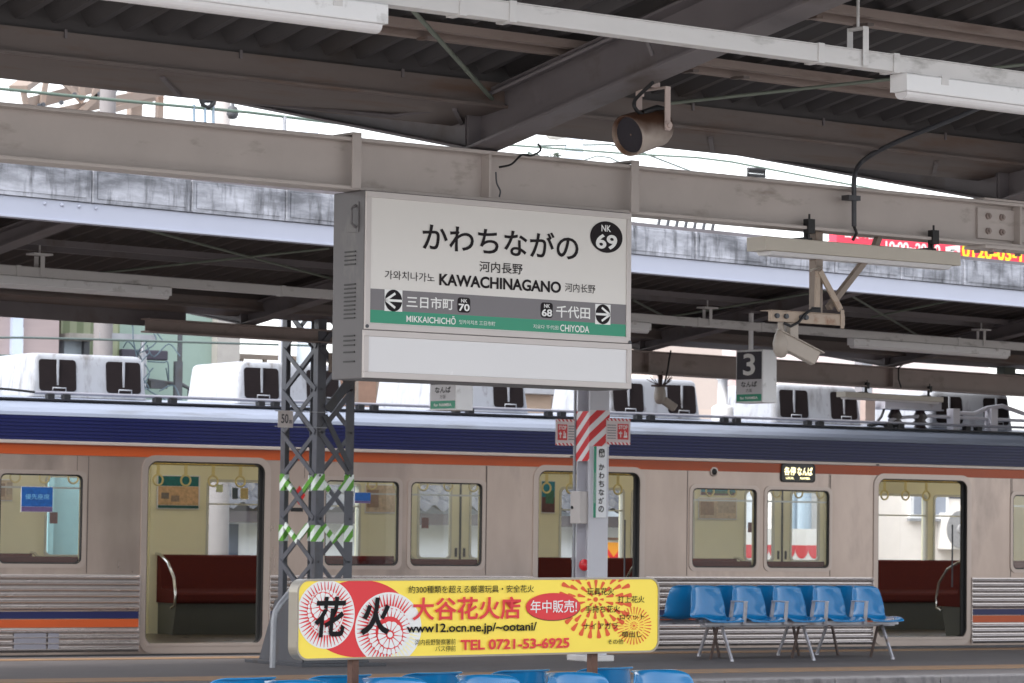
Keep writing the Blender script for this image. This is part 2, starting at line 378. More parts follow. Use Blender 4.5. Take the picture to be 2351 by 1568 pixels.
# green-grey brace rods with turnbuckle
def rod(th, p, q, r=.009, tb=None):
    p, q = Vector(p), Vector(q); mb = MB().tube([p, q], r, 8)
    if tb is not None:
        c = p.lerp(q, tb); d = (q - p).normalized(); s = d.orthogonal().normalized()
        for k in (-1, 1): mb.tube([c - d * .09, c - d * .075 + s * .014 * k, c + d * .075 + s * .014 * k, c + d * .09], .006, 6)
        mb.lathe(c - d * .10, d, [(0, .012), (.03, .012)], 8); mb.lathe(c + d * .07, d, [(0, .012), (.03, .012)], 8)
    return th.part('brace_rod', mb, ROD)
NPL = (0, .19, 1); NC = 1.908 + .19 * YB - .11
pA, pB = atp(935, 10, 'N', NPL, NC), atp(1150, 250, 'N', NPL, NC)
rod(can, pA + (pA - pB) * .6, pB, .010, .78)
mb = MB(); d_ = (pB - pA).normalized(); mb.box(pB.x - .035, pB.x + .035, pB.y - .04, pB.y + .04, pB.z - .012, pB.z + .03); mb.bar(pB, pB + Vector((.10, .02, .01)), .05, .03)
can.part('brace_anchor', mb, ROD, bevel=.006)
pA, pB = atp(1530, 238, 'N', NPL, NC - .03), atp(2060, 180, 'N', NPL, NC - .03)
rod(can, pA, pB + (pB - pA) * .8, .008)
# conduits
mb = MB()
for a, b in (((1040, 300), (1290, 283)), ((1290, 283), (1600, 132))): pass
z1 = lambda y: zroof(y) - .085
cp = [Vector((8.62, y, z1(y) - .01)) for y in (11.1, 10.9, 10.4, 10.1)] + [Vector((8.62, 10.02, z1(10.0) - .015)), Vector((8.62, 9.98, z1(10.0) - .06)), Vector((8.66, 9.97, z1(10) - .14))]
mb.tube([Vector((6.9, 11.44, 1.80)), Vector((7.4, 11.42, 1.765)), Vector((8.3, 11.3, 1.752)), Vector((8.5, 11.18, 1.79))] + cp, .010, 8)
can.part('conduit', mb, RAFT)
q = [at(*p_, 'N', 1, YB - .085) for p_ in ((1960, 520), (1960, 455), (1962, 400))]
q2 = [atp(*p_, 'N', NPL, NC - .05) for p_ in ((1985, 366), (2060, 325), (2200, 268), (2350, 200))]
mb = MB().tube(cr(q + q2, 5), .012, 8).box(q[1].x - .05, q[1].x + .03, YB - .10, YB - .05, q[1].z - .012, q[1].z + .012)
can.part('conduit', mb, DGREY)
# support columns outside the picture
for x in (1.6, 22.5):
    can.part('column', MB().zprism([(x + a, YB + b) for a, b in ibeam(.2, .2, .01, .014)], ZN, 1.39), BEAM, bevel=.003)

# cable duct hung under the roof, fluorescent lamps on it
YD = 9.2; ZD = 1.852
duct = Thing('cable_duct', 'off white cable duct hung by a rod below the near roof', 'cable duct', (9.08, YD, ZD), 'N')
mb = MB().box(2, 24, YD - .035, YD + .035, ZD - .035, ZD + .03).box(2, 24, YD - .039, YD + .039, ZD + .030, ZD + .036)
dbody = duct.part('trunking', mb, DUCT, bevel=.003)
for x in (7.05, 7.28, 8.84, 9.26, 10.5, 11.0): duct.part('joint_cover', MB().box(x - .016, x + .016, YD - .042, YD + .042, ZD - .040, ZD + .039), DUCT, dbody)
for x in (5.0, 9.08, 13.5):
    mb = MB().tube([(x, YD, ZD + .13), (x, YD, zroof(YD) - .05)], .007, 8).box(x - .05, x + .05, YD - .02, YD + .02, zroof(YD) - .085, zroof(YD) - .06)
    mb.box(x - .016, x + .016, YD - .047, YD - .043, ZD - .03, ZD + .13).box(x - .016, x + .016, YD + .043, YD + .047, ZD - .03, ZD + .13).box(x - .012, x + .012, YD - .043, YD + .043, ZD + .118, ZD + .13)
    duct.part('hanger', mb, DUCT, bevel=.002)
def fluoro(x0, x1, y, ztop, fr, label, grp, h=.072, w=.095):
    t = Thing('fluorescent_lamp', label, 'lamp', ((x0 + x1) / 2, y, ztop), fr, grp)
    mb = MB().xprism([(y - w / 2, ztop - h), (y - w / 2, ztop), (y + w / 2, ztop), (y + w / 2, ztop - h)], x0, x1)
    t.part('housing', mb, WHITE, bevel=.006)
    mb = MB().xprism([(y + (w / 2 - .012) * math.cos(R(a)), ztop - h - .001 + .03 * math.sin(R(a))) for a in range(180, 361, 20)], x0 + .015, x1 - .015, smooth=False)
    t.part('diffuser', mb, TUBE)
    for x in (x0 + .22, x1 - .22): t.part('mounting_clip', MB().box(x - .02, x + .02, y - w / 2 - .003, y + w / 2 + .003, ztop - .03, ztop + .005), DUCT)
    return t
G1 = 'fluorescent lamps under the cable ducts'
fluoro(at(2062, 165, 'N', 1, 9.2).x, 10.6, YD, ZD - .036, 'N', 'large white fluorescent lamp under the near duct beside its hanger rod', G1)
fluoro(5.4, at(873, 20, 'N', 1, 9.2).x, YD, ZD - .036, 'N', 'large white fluorescent lamp at the top, above the station name sign and its beam', G1)

# ------------------------------------------------------------------ station name sign
YS = YB - .12
SG = Thing('station_name_sign', 'large illuminated-box station name sign reading KAWACHINAGANO under the beam', 'sign', (8.77, YB, 1.39), 'N')
X0, X1, Z0, Z1 = 8.02, 9.505, .592, 1.388; ZM = .795
CASE = M('grey_sign_case', rgb(98, 95, 97)[:3], .5, var=.05, scale=4, dirt=((.2, .19, .18), .2, 5, (1, 1, .4)))
FRAME = M('pale_sign_frame', rgb(196, 189, 187)[:3], .45, var=.03, scale=6)
case = SG.part('case', MB().box(X0 - .002, X1 + .002, YS + .012, YB + .12, Z0 - .004, Z1 + .004), CASE, bevel=.004)
mb = MB()
for zc in [1.13 - .018 * i for i in range(4)] + [.99 - .018 * i for i in range(9)] + [.77 - .02 * i for i in range(3)] + [.70, .66]:
    mb.box(X0 - .0065, X0 - .0025, YS + .07, YS + .15, zc, zc + .006)
SG.part('louvre_slot', mb, M('dark_slot', rgb(58, 56, 57)[:3], .6, var=0), case)
mb = MB().box(X0 - .006, X0 - .0025, YS + .05, YS + .13, 1.215, 1.345).tube([(X0 - .006, YS + .07, 1.235), (X0 - .028, YS + .07, 1.25), (X0 - .028, YS + .07, 1.315), (X0 - .006, YS + .07, 1.33)], .006, 8)
SG.part('latch_handle', mb, CASE, case)
def bars(mb, x0, x1, z0, z1, t, y0, y1):
    mb.box(x0, x1, y0, y1, z1 - t, z1); mb.box(x0, x1, y0, y1, z0, z0 + t); mb.box(x0, x0 + t, y0, y1, z0 + t, z1 - t); mb.box(x1 - t, x1, y0, y1, z0 + t, z1 - t)
mb = MB(); bars(mb, X0, X1, ZM + .003, Z1, .026, YS, YS + .012); SG.part('frame', mb, FRAME, bevel=.002)
mb = MB(); bars(mb, X0 - .008, X1 + .003, Z0, ZM, .026, YS - .004, YS + .0115); SG.part('frame', mb, FRAME, bevel=.002)
PAN = M('off_white_sign_face', rgb(216, 212, 208)[:3], .35, var=.02, scale=2)
face = SG.part('name_panel', MB().box(X0 + .026, X1 - .026, YS + .006, YS + .0119, ZM + .029, Z1 - .026), PAN)
SG.part('blank_panel', MB().box(X0 + .018, X1 - .023, YS + .004, YS + .0113, Z0 + .026, ZM - .026), M('blank_white_panel', rgb(216, 215, 218)[:3], .25, var=.015, scale=2))
mb = MB()
for x, z in ((X0 + .008, ZM + .016), (X1 - .008, ZM + .008)): mb.lathe((x, YS, z), (0, -1, 0), [(0, .008), (.006, .008), (.006, 0)], 8, False)
SG.part('screw', mb, DGREY)
sgc = S(950, 500, 3.1347)
def sp(a, b, y): v = at(*sgc(a, b), 'N', 1, y); return v.x, v.z
def sbox(xl, yt, yb, xr, y):                         # corners at the left edge; right edge at the same height
    ul, vt = sp(xl, yt, y); _, vb = sp(xl, yb, y); ur, _ = sp(xr, yt + (xr - xl) * .075, y)
    return ul, ur, vb, vt
ya = YS + .0048
P = planeY(ya); GREYB = M('grey_line_band', rgb(112, 108, 112)[:3], .4, var=0); INK2 = M('charcoal_sign_ink', rgb(36, 31, 34)[:3], .6, var=0, spec=.15)
gl, gt_ = sp(72, 815, ya); _, gb = sp(72, 990, ya); _, gbb = sp(65, 1096, ya)
xl_, xr_ = X0 + .027, X1 - .027
mb = MB(); rect(mb, P, xl_, xr_, gb, gt_); SG.part('grey_band', mb, GREYB, face)
mb = MB(); rect(mb, P, xl_, xr_, gbb, gb); SG.part('green_band', mb, GREEN, face)
P1, P2, P3 = planeY(ya - .001), planeY(ya - .002), planeY(ya - .003)
ink, wht, drk = MB(), MB(), MB()
text(ink, 'かわちながの', P1, *sbox(512, 268, 492, 1800, ya), bold=.014)
text(ink, '河内長野', P1, *sbox(982, 588, 678, 1338, ya), bold=.006)
text(ink, '가와치나가노', P1, *sbox(200, 664, 738, 612, ya))
text(ink, 'KAWACHINAGANO', P1, *sbox(650, 692, 790, 1655, ya), bold=.032)
text(ink, '河内长野', P1, *sbox(1688, 770, 842, 1938, ya))
cu, cv = sp(2030, 392, ya); ur, _ = sp(2163, 402, ya); _, vt = sp(2030, 262, ya)
disc(ink, P1, cu, cv, ur - cu, vt - cv)
text(wht, 'NK', P2, *sbox(1988, 290, 344, 2066, ya), bold=.02); text(wht, '69', P2, *sbox(1942, 362, 486, 2118, ya), bold=.03)
for (xa, xb, yt, yb, cx_, cy_, rx, ry, flip) in ((198, 345, 823, 1001, 270, 911, 69, 84, 1), (1937, 2064, 943, 1110, 2000, 1027, 63, 82, -1)):
    u0, u1, v0, v1 = sbox(xa, yt, yb, xb, ya); rect(wht, P1, u0, u1, v0, v1)
    cu, cv = (u0 + u1) / 2, (v0 + v1) / 2; r_ = (u1 - u0) * .485; disc(drk, P2, cu, cv, r_, r_ * 1.02)
    f = flip; w = r_ * .115
    def seg(a, b):
        a, b = Vector((a[0] * f, a[1])), Vector((b[0] * f, b[1])); d = (b - a).normalized(); n_ = Vector((-d.y, d.x)) * w
        wht.poly([P3(cu + (p.x) , cv + p.y) for p in (a + n_, b + n_, b - n_, a - n_)])
    seg((-.93 * r_, 0), (.97 * r_, 0)); seg((-.93 * r_, 0), (.18 * r_, .68 * r_)); seg((-.93 * r_, 0), (.18 * r_, -.68 * r_))
def rsq(mb, Pp, u0, u1, v0, v1, r): mb.poly([Pp(a, b) for a, b in rrect(u0, u1, v0, v1, r, 4)])
b7 = sbox(800, 888, 1012, 906, ya); rsq(drk, P1, *b7, .014); b6 = sbox(1487, 930, 1056, 1587, ya); rsq(drk, P1, *b6, .014)
for s_, (u0, u1, v0, v1) in (('70', b7), ('68', b6)):
    w_ = u1 - u0; h_ = v1 - v0
    text(wht, 'NK', P2, u0 + w_ * .27, u1 - w_ * .25, v0 + h_ * .66, v0 + h_ * .90, bold=.02); text(wht, s_, P2, u0 + w_ * .08, u1 - w_ * .06, v0 + h_ * .09, v0 + h_ * .58, bold=.03)
text(wht, '三日市町', P1, *sbox(380, 874, 972, 770, ya), bold=.015); text(wht, '千代田', P1, *sbox(1615, 955, 1054, 1895, ya), bold=.015)
text(wht, 'MIKKAICHICHŌ', P1, *sbox(378, 1024, 1092, 785, ya), bold=.015); text(wht, '밋카이치초 三日市町', P1, *sbox(815, 1073, 1110, 1112, ya))
text(wht, '지요다 千代田', P1, *sbox(1425, 1112, 1146, 1632, ya)); text(wht, 'CHIYODA', P1, *sbox(1648, 1113, 1170, 1888, ya), bold=.015)
SG.part('black_lettering', ink, INK2, face); SG.part('white_lettering', wht, INKW, face); SG.part('number_badge', drk, INK2, face)

# ------------------------------------------------------------------ fireworks shop board on its two posts
AD = Thing('advertising_board', 'yellow fireworks shop board with red and white flower bursts behind the seats', 'billboard', (8.75, YB, ZN), 'N')
bx0, bx1, bz0, bz1 = 7.748, 9.764, -.603, -.262
outl = rrect(bx0, bx1, bz0, bz1, .055, 8); inn = rrect(bx0 + .008, bx1 - .008, bz0 + .008, bz1 - .008, .049, 8)
yf = YB - .03
mb = MB(); ring_y(mb, outl, inn, yf - .004, YB + .03); frm = AD.part('frame', mb, M('silver_board_frame', rgb(156, 149, 138)[:3], .3, metal=.5, var=.04))
YEL = M('yellow_board_face', rgb(252, 224, 84)[:3], .4, var=.03, scale=2)
bface = AD.part('panel', MB().yprism(inn, yf, YB + .028), YEL)
for xx in (8.069, 9.398): AD.part('post', MB().box(xx - .018, xx + .018, YB - .012, YB + .024, ZN, bz0), RUST, bevel=.002)
REDA = M('red_board_print', rgb(218, 44, 52)[:3], .4, var=0); ORA = M('orange_red_board_print', rgb(222, 84, 34)[:3], .4, var=0)
B1, B2, D2 = S(760, 1500, 4.702), S(1240, 1500, 4.702), S(900, 1200, 2.612)
def bp(c, a, b): v = at(*c(a, b), 'N', 1, yf); return v.x, v.z
def bbox(c, xl, yt, yb, xr, dy=0):
    u0, v1 = bp(c, xl, yt); _, v0 = bp(c, xl, yb); u1, _ = bp(c, xr, yt + dy); return u0, u1, v0, v1
L = [planeY(yf - .0012 * (i + 1)) for i in range(8)]
inn2 = rrect(bx0 + .009, bx1 - .009, bz0 + .009, bz1 - .009, .048, 8)
zlo, zhi = bz0 + .009, bz1 - .009
def clipz(pts):                                      # clip a 2D polygon to the board's height and left edge
    for ax_, sgn, lim in ((1, 1, zlo), (1, -1, -zhi), (0, 1, bx0 + .010)):
        o_ = []
        for i in range(len(pts)):
            a, b = pts[i], pts[(i + 1) % len(pts)]; fa, fb = sgn * a[ax_] - lim, sgn * b[ax_] - lim
            if fa >= 0: o_.append(a)
            if (fa >= 0) != (fb >= 0): t = fa / (fa - fb); o_.append((a[0] + (b[0] - a[0]) * t, a[1] + (b[1] - a[1]) * t))
        pts = o_
        if len(pts) < 3: return []
    return pts
def cp_(mb, P, pts):
    pts = clipz(pts)
    if len(pts) >= 3: mb.poly([P(*p) for p in pts])
red, whi, org, blk, pal = MB(), MB(), MB(), MB(), MB()
sx = (bp(B1, 1000, 600)[0] - bp(B1, 0, 600)[0]) / 1000; sz = (bp(B1, 600, 100)[1] - bp(B1, 600, 1100)[1]) / 1000
cu, cv = bp(B1, 880, 612)
cp_(red, L[0], [(cu + 640 * sx * math.cos(R(a)), cv + 482 * sz * math.sin(R(a))) for a in range(0, 360, 4)])
def petals(mb, P, c, cx_, cy_, r0, r1, n, ph=0, a0=0, a1=360, fill=.42, sq=1.0):
    cu, cv = bp(c, cx_, cy_); da = 360 / n
    for i in range(n):
        a = ph + i * da
        if not (a0 <= a % 360 <= a1): continue
        pts = []
        h0, h1 = da * fill, da * (.5 if r1 > r0 * 1.3 else fill)
        for aa, rr_ in ((-h0 * .7, r0), (-h1 * .93, r1 * .95), (-h1 * .5, r1), (0, r1 * 1.015), (h1 * .5, r1), (h1 * .93, r1 * .95), (h0 * .7, r0)):
            t = R(a + aa); pts.append((cu + rr_ * sx * sq * math.cos(t), cv + rr_ * sz * math.sin(t)))
        cp_(mb, P, pts)
def ell(mb, P, c, cx_, cy_, r, a0=0, a1=360, sq=1.0):
    cu, cv = bp(c, cx_, cy_); cp_(mb, P, [(cu + r * sx * sq * math.cos(R(a)), cv + r * sz * math.sin(R(a))) for a in range(a0, a1, 6)])
def rays(mb, P, c, cx_, cy_, r0, r1, n, a0=0, a1=360, fill=.38, sq=1.0):
    cu, cv = bp(c, cx_, cy_); da = 360 / n
    for i in range(n):
        a = i * da
        if a0 <= a <= a1: cp_(mb, P, [(cu + rr_ * sx * sq * math.cos(R(a + h)), cv + rr_ * sz * math.sin(R(a + h))) for rr_, h in ((r0, -fill * da), (r1, -.06 * da), (r1, .06 * da), (r0, fill * da))])
Q = .84
ell(whi, L[1], B1, 462, 560, 425, sq=Q)                                  # burst behind the first character
rays(red, L[2], B1, 462, 560, 258, 408, 46, sq=Q)
ell(red, L[2], B1, 450, 520, 262, sq=Q + .02); petals(whi, L[3], B1, 448, 515, 178, 262, 26, fill=.40, sq=Q)
ell(red, L[4], B1, 420, 470, 190, sq=Q); petals(whi, L[5], B1, 415, 462, 62, 172, 13, ph=8, fill=.40, sq=Q); ell(whi, L[5], B1, 415, 462, 40, sq=Q)
ell(whi, L[1], B1, 1235, 735, 455, sq=.93)                               # burst behind the second character
rays(red, L[2], B1, 1235, 735, 285, 432, 50, a0=40, a1=275, sq=.93)
rays(pal, L[2], B1, 1235, 735, 285, 432, 50, a0=276, a1=360, sq=.93)
ell(red, L[3], B1, 1240, 770, 292, 0, 300, sq=.93); petals(whi, L[4], B1, 1240, 770, 188, 290, 28, fill=.40, sq=.93)
ell(red, L[5], B1, 1245, 810, 182, sq=.93); petals(whi, L[6], B1, 1245, 812, 58, 168, 12, ph=8, fill=.40, sq=.93); ell(whi, L[6], B1, 1245, 812, 36, sq=.93)
text(blk, '花', L[7], *bbox(B1, 310, 342, 845, 700), bold=.022, shear=.1); text(blk, '火', L[7], *bbox(B1, 880, 352, 820, 1245), bold=.035, shear=.1)
text(blk, '約300種類を超える厳選玩具・安全花火', L[7], *bbox(D2, 452, 897, 950, 1315, -8), bold=.004)
text(red, '大谷花火店', L[7], *bbox(D2, 480, 978, 1138, 1226, -6), bold=.02)
text(blk, 'www12.ocn.ne.jp/~ootani/', L[7], *bbox(D2, 440, 1160, 1240, 1335, -10), bold=.022)
text(blk, '河内長野警察署前', L[7], *bbox(D2, 497, 1267, 1308, 777, -4)); text(blk, 'バス停前', L[7], *bbox(D2, 637, 1310, 1351, 777, -2))
text(red, 'TEL 0721-53-6925', L[7], *bbox(D2, 812, 1268, 1342, 1560, -12), bold=.03)
cu, cv = bp(B2, 1015, 462); ru = bp(B2, 1350, 462)[0] - cu; rv = bp(B2, 1015, 294)[1] - cv
dsh = MB(); disc(dsh, L[2], cu + .003, cv - .004, ru, rv); disc(red, L[3], cu, cv, ru, rv)
text(whi, '年中販売!', L[5], *bbox(B2, 730, 385, 545, 1305, -6), bold=.008)
def burst(mb, P, c, cx_, cy_, rings, w):
    cu, cv = bp(c, cx_, cy_)
    for r0, r1, n, ph in rings:
        for i in range(n):
            t = R(ph + 360 * i / n); ct, st = math.cos(t), math.sin(t); pts = []
            for rr_, k in ((r0, .15), (r0 + (r1 - r0) * .8, .5), (r1 * .985, .42), (r1, 0), (r1 * .985, -.42), (r0 + (r1 - r0) * .8, -.5), (r0, -.15)):
                ww = w * k * (.6 + r1 / 700)
                pts.append((cu + (rr_ * ct - ww * st) * sx, cv + (rr_ * st + ww * ct) * sz))
            cp_(mb, P, pts)
burst(org, L[1], B2, 1545, 375, ((60, 115, 8, 0), (150, 260, 14, 12), (285, 400, 20, 9), (395, 520, 24, 6)), 46)
ell(org, L[1], B2, 1545, 375, 32)
burst(org, L[1], B2, 2020, 700, ((25, 60, 12, 0), (80, 140, 20, 5), (150, 255, 32, 0)), 15); ell(org, L[1], B2, 2020, 700, 16)
for s_, bb in (('玩具花火', (1435, 232, 320, 1770)), ('打上花火', (1815, 332, 418, 2145)), ('手持ち花火', (1415, 452, 540, 1842)), ('ロケット', (1840, 560, 625, 2145)), ('ナイアガラ', (1390, 668, 745, 1812)), ('噴出し', (1868, 768, 848, 2110)), ('その他', (1690, 868, 930, 1882))):
    text(blk, s_, L[4], *bbox(B2, *bb, -4), bold=.006)
AD.part('red_print', red, REDA, bface); AD.part('white_print', whi, INKW, bface); AD.part('orange_print', org, ORA, bface)
AD.part('black_print', blk, INKB, bface); AD.part('yellow_print', pal, M('pale_yellow_print', rgb(246, 236, 180)[:3], .4, var=0), bface); AD.part('print_shadow', dsh, M('dark_red_print', rgb(120, 50, 30)[:3], .4, var=0), bface)

# ------------------------------------------------------------------ blue plastic seats in joined rows
BLUE = M('blue_plastic_shell', rgb(24, 122, 182)[:3], .24, var=.07, scale=4, coat=.4)
STEEL = M('grey_seat_steel', rgb(176, 176, 184)[:3], .4, metal=.5, var=.1, scale=10, dirt=((.16, .09, .05), .25, 9, (1, 1, 1)))
LEGD = M('rust_stained_seat_leg', rgb(96, 82, 78)[:3], .6, metal=.3, var=.25, scale=12)
def shell_mesh():
    # profile from seat front lip to the top of the back (y towards the back is +), z above the floor
    prof = [(-.245, .385), (-.235, .402), (-.15, .404), (-.03, .395), (.07, .392), (.125, .410), (.155, .455), (.178, .53), (.200, .61), (.220, .69), (.228, .730), (.236, .745), (.246, .738)]
    wid = [.200, .212, .218, .222, .222, .220, .214, .206, .194, .178, .158, .128, .122]
    n = len(prof) - 1
    def fn(u, v):
        i = min(int(v * n + 1e-6), n); y, z = prof[i]; w = wid[i]; s_ = (u - .5) * 2
        e = abs(s_) ** 2.2
        curl = .052 * e if 1 < i < 11 else .008 * e
        if i <= 4: return Vector((s_ * w, y, z + curl * .8))
        k = min(1, (i - 4) / 3)
        return Vector((s_ * w, y - curl * 1.6 * k, z + curl * .8 * (1 - k)))
    mb = MB().grid(fn, 12, n); o = mesh_obj('seat', mb, BLUE)
    so_ = o.modifiers.new('thick', 'SOLIDIFY'); so_.thickness = .010; so_.offset = -1
    ss = o.modifiers.new('smooth', 'SUBSURF'); ss.levels = 1; ss.render_levels = 2
    return o
SHELL = shell_mesh()
def seat_row(n, pitch, x0, y0, z0, fr, facing, label, grp, back_z=.745, leg_at=(0, 2, 4)):
    """facing -1: towards the camera (-Y). y0 is the plane of the upper back edge"""
    t = Thing('seat_row', label, 'seats', (x0 + (n - 1) * pitch / 2, y0, z0), fr, grp)
    if facing > 0: t.o.matrix_world = FR[fr] @ Matrix.Translation(t.base) @ Matrix.Rotation(math.pi, 4, 'Z')
    xs = [(i - (n - 1) / 2) * pitch for i in range(n)]
    t.base = Vector((0, 0, 0))                      # local coordinates from here on
    oy = -.246
    for i, x in enumerate(xs):
        c = SHELL.copy(); COL.objects.link(c); c.parent = t.o; c.location = (x, oy, 0); c.name = 'seat'
    L_ = xs[-1] - xs[0] + .46
    t.part('beam', MB().box(xs[0] - .16, xs[-1] + .23, oy - .05, oy + .01, .335, .365).box(xs[0] - .2, xs[-1] + .2, oy - .15, oy - .12, .352, .380), STEEL, bevel=.003)
    for i in range(n - 1):
        x = (xs[i] + xs[i + 1]) / 2
        mb = MB().bar((x, oy - .17, .36), (x, oy - .19, .585), .042, .012, (0, 1, 0)).bar((x, oy + .08, .36), (x, oy + .03, .585), .042, .012, (0, 1, 0)).bar((x, oy - .20, .59), (x, oy + .04, .59), .045, .012)
        t.part('armrest', mb, STEEL, bevel=.003)
    for i in leg_at:
        x = xs[i] + .05
        t.part('leg', MB().bar((x, oy - .06, .35), (x, oy - .24, .02), .030, .018, (1, 0, 0)).lathe((x, oy - .245, 0), (0, 0, 1), [(0, .02), (.02, .018), (.03, .01)], 8), STEEL)
        t.part('leg', MB().bar((x, oy + .0, .35), (x, oy + .12, .01), .026, .018, (1, 0, 0)), LEGD)
    return t
GS = 'blue plastic seat rows'
xn = [at(p_, 1552, 'N', 1, YB - .13).x for p_ in (907, 1115, 1325, 1528)]
pn = (xn[3] - xn[0]) / 3
nearp = .4975
def near_row(y, f, label): return seat_row(5, nearp, xn[0] - nearp - .055, y, ZN, 'N', f, label, GS)
near_row(YB - .115, -1, 'row of blue seats nearest the viewer facing forward under the yellow board')
near_row(YB + .115, 1, 'row of blue seats turned away just behind the yellow board posts')
YC = 26.78
seat_row(5, .507, 18.75, YC - .085, ZF, 'T', -1, 'row of five blue seats facing us on the far platform', GS)
seat_row(5, .507, 18.75, YC + .085, ZF, 'T', 1, 'row of blue seats facing the train, back to back with the five', GS, leg_at=(0, 1, 3))
bpy.data.objects.remove(SHELL)

# ================================================================== TRAIN (frame T)
YT = 28.9
TR = Thing('commuter_train', 'silver commuter train with navy roof band and orange stripe, doors open at the far platform', 'train', (18.85, YT, -2.3))
STL = M('brushed_stainless_steel', rgb(168, 153, 145)[:3], .30, metal=.82, var=.20, scale=.8, stretch=(1.5, 1, .5), dirt=((.22, .185, .17), .26, .9, (1.3, 1, .45)))
STL2 = M('stainless_window_frame', rgb(170, 157, 150)[:3], .32, metal=.65, var=.03)
RIBM = M('corrugated_stainless_steel', rgb(186, 178, 176)[:3], .26, metal=.75, var=.03, scale=2, stretch=(.3, 1, 6))
NAVY = M('navy_train_paint', rgb(15, 24, 80)[:3], .42, var=.1, scale=2, stretch=(.3, 1, 1))
ORNG = M('orange_train_paint', rgb(184, 78, 26)[:3], .42, var=.06, scale=2)
ROOFT = M('pale_grey_roof_paint', rgb(138, 146, 164)[:3], .5, var=.1, scale=3, stretch=(.35, 1, 3), dirt=((.17, .18, .2), .25, 3, (.3, 2, 3)))
CREAM = M('cream_interior_panel', rgb(232, 227, 196)[:3], .45, var=.03, scale=2)
FLOORI = M('brown_grey_train_floor', rgb(92, 82, 72)[:3], .3, var=.1, scale=4)
CEIL = M('cream_train_ceiling', rgb(236, 228, 200)[:3], .5, var=.04)
MOQ = M('dark_red_seat_moquette', rgb(88, 36, 32)[:3], .9, var=.12, scale=60, spec=.2)
RUBB = M('black_rubber_seal', (.012, .012, .013), .55, var=0)
GL = glass()
XA, XB = 6.4, 32.3
DOORS = [14.303 + 4.545 * k for k in (-1, 0, 1, 2, 3)]; DW = .652; DZ0, DZ1 = -1.195, .612
BAYS = [12.03 + 4.545 * k for k in (-1, 0, 1, 2, 3, 4)]
WINS = [(c + s_ * .502 - .436, c + s_ * .502 + .436) for c in BAYS for s_ in (-1, 1)]; WZ0, WZ1 = -.412, .462
WINS = [w for w in WINS if w[0] > XA + .2 and w[1] < XB - .2]
def wall(mb, y0, y1, x0, x1, z0, z1, holes):
    xs = sorted({x0, x1} | {h for q in holes for h in q[:2] if x0 < h < x1}); zs = sorted({z0, z1} | {h for q in holes for h in q[2:] if z0 < h < z1})
    for i in range(len(xs) - 1):
        run = None
        for j in range(len(zs) - 1):
            cx_, cz_ = (xs[i] + xs[i + 1]) / 2, (zs[j] + zs[j + 1]) / 2
            if any(h[0] < cx_ < h[1] and h[2] < cz_ < h[3] for h in holes):
                if run is not None: mb.box(xs[i], xs[i + 1], y0, y1, run, zs[j]); run = None
            elif run is None: run = zs[j]
        if run is not None: mb.box(xs[i], xs[i + 1], y0, y1, run, zs[-1])
HD = [(d - DW, d + DW, DZ0, DZ1) for d in DOORS]; HW = [(a, b, WZ0, WZ1) for a, b in WINS]
mb = MB(); wall(mb, YT, YT + .05, XA, XB, -1.285, .645, HD + HW); TRbody = TR.part('body_side', mb, STL)
mb = MB(); wall(mb, YT + .052, YT + .09, XA, XB, -1.19, .9, HD + HW); TR.part('inner_lining', mb, CREAM, TRbody)
# seams of the steel panels
mb = MB()
for x in (13.02, 15.62, 17.56, 20.12, 22.07, 24.70, 11.0, 26.6): mb.box(x - .004, x + .004, YT - .003, YT - .0005, -.5, .64) if not any(a < x < b for a, b in WINS) else None
for x in (12.9, 15.40, 17.55, 20.12, 22.05, 24.72): mb.box(x - .003, x + .003, YT - .002, YT - .0004, .47, .645)
TR.part('panel_seam', mb, M('panel_seam', rgb(96, 86, 82)[:3], .6, var=0), TRbody)
# orange stripe, pale rail strip, navy ribbed band, rounded pale gutter, roof
TR.part('orange_stripe', MB().box(XA, XB, YT - .0035, YT + .05, .6465, .748), ORNG)
TR.part('rain_strip', MB().box(XA, XB, YT - .02, YT + .05, .7495, .782), M('grey_rain_strip', rgb(196, 184, 176)[:3], .4, metal=.3, var=.08, scale=3), bevel=.004)
prof = [(YT + .05, .7835)]; k = 0; z = .7835
while z < 1.01: prof += [(YT - .012, z), (YT - .012, z + .024), (YT - .007, z + .027), (YT - .007, z + .032)]; z += .034
prof += [(YT - .006, 1.022), (YT + .05, 1.022)]
TR.part('navy_band', MB().xprism(prof, XA, XB, closed=True), NAVY)
prof = [(YT + .06, 1.0235), (YT - .012, 1.0235), (YT + .000, 1.058), (YT + .045, 1.10), (YT + .12, 1.145), (YT + .22, 1.178), (YT + .22, 1.12), (YT + .06, 1.05)]
TR.part('roof_edge', MB().xprism(prof, XA, XB, smooth=False), ROOFT)
prof = [(YT + .221, 1.12), (YT + .221, 1.182), (YT + .5, 1.215), (YT + 1.0, 1.255), (YT + 1.4, 1.262), (YT + 1.8, 1.255), (YT + 2.3, 1.215), (YT + 2.72, 1.10), (YT + 2.8, .95), (YT + 2.8, .93), (YT + .221, .93)]
RF = TR.part('roof', MB().xprism(prof, XA, XB), ROOFT)
mb = MB().box(XA, XB, YT + .16, YT + .24, 1.1795, 1.196); TR.part('roof_gutter', mb, M('black_roof_gutter', rgb(40, 40, 48)[:3], .6, var=.1), RF)
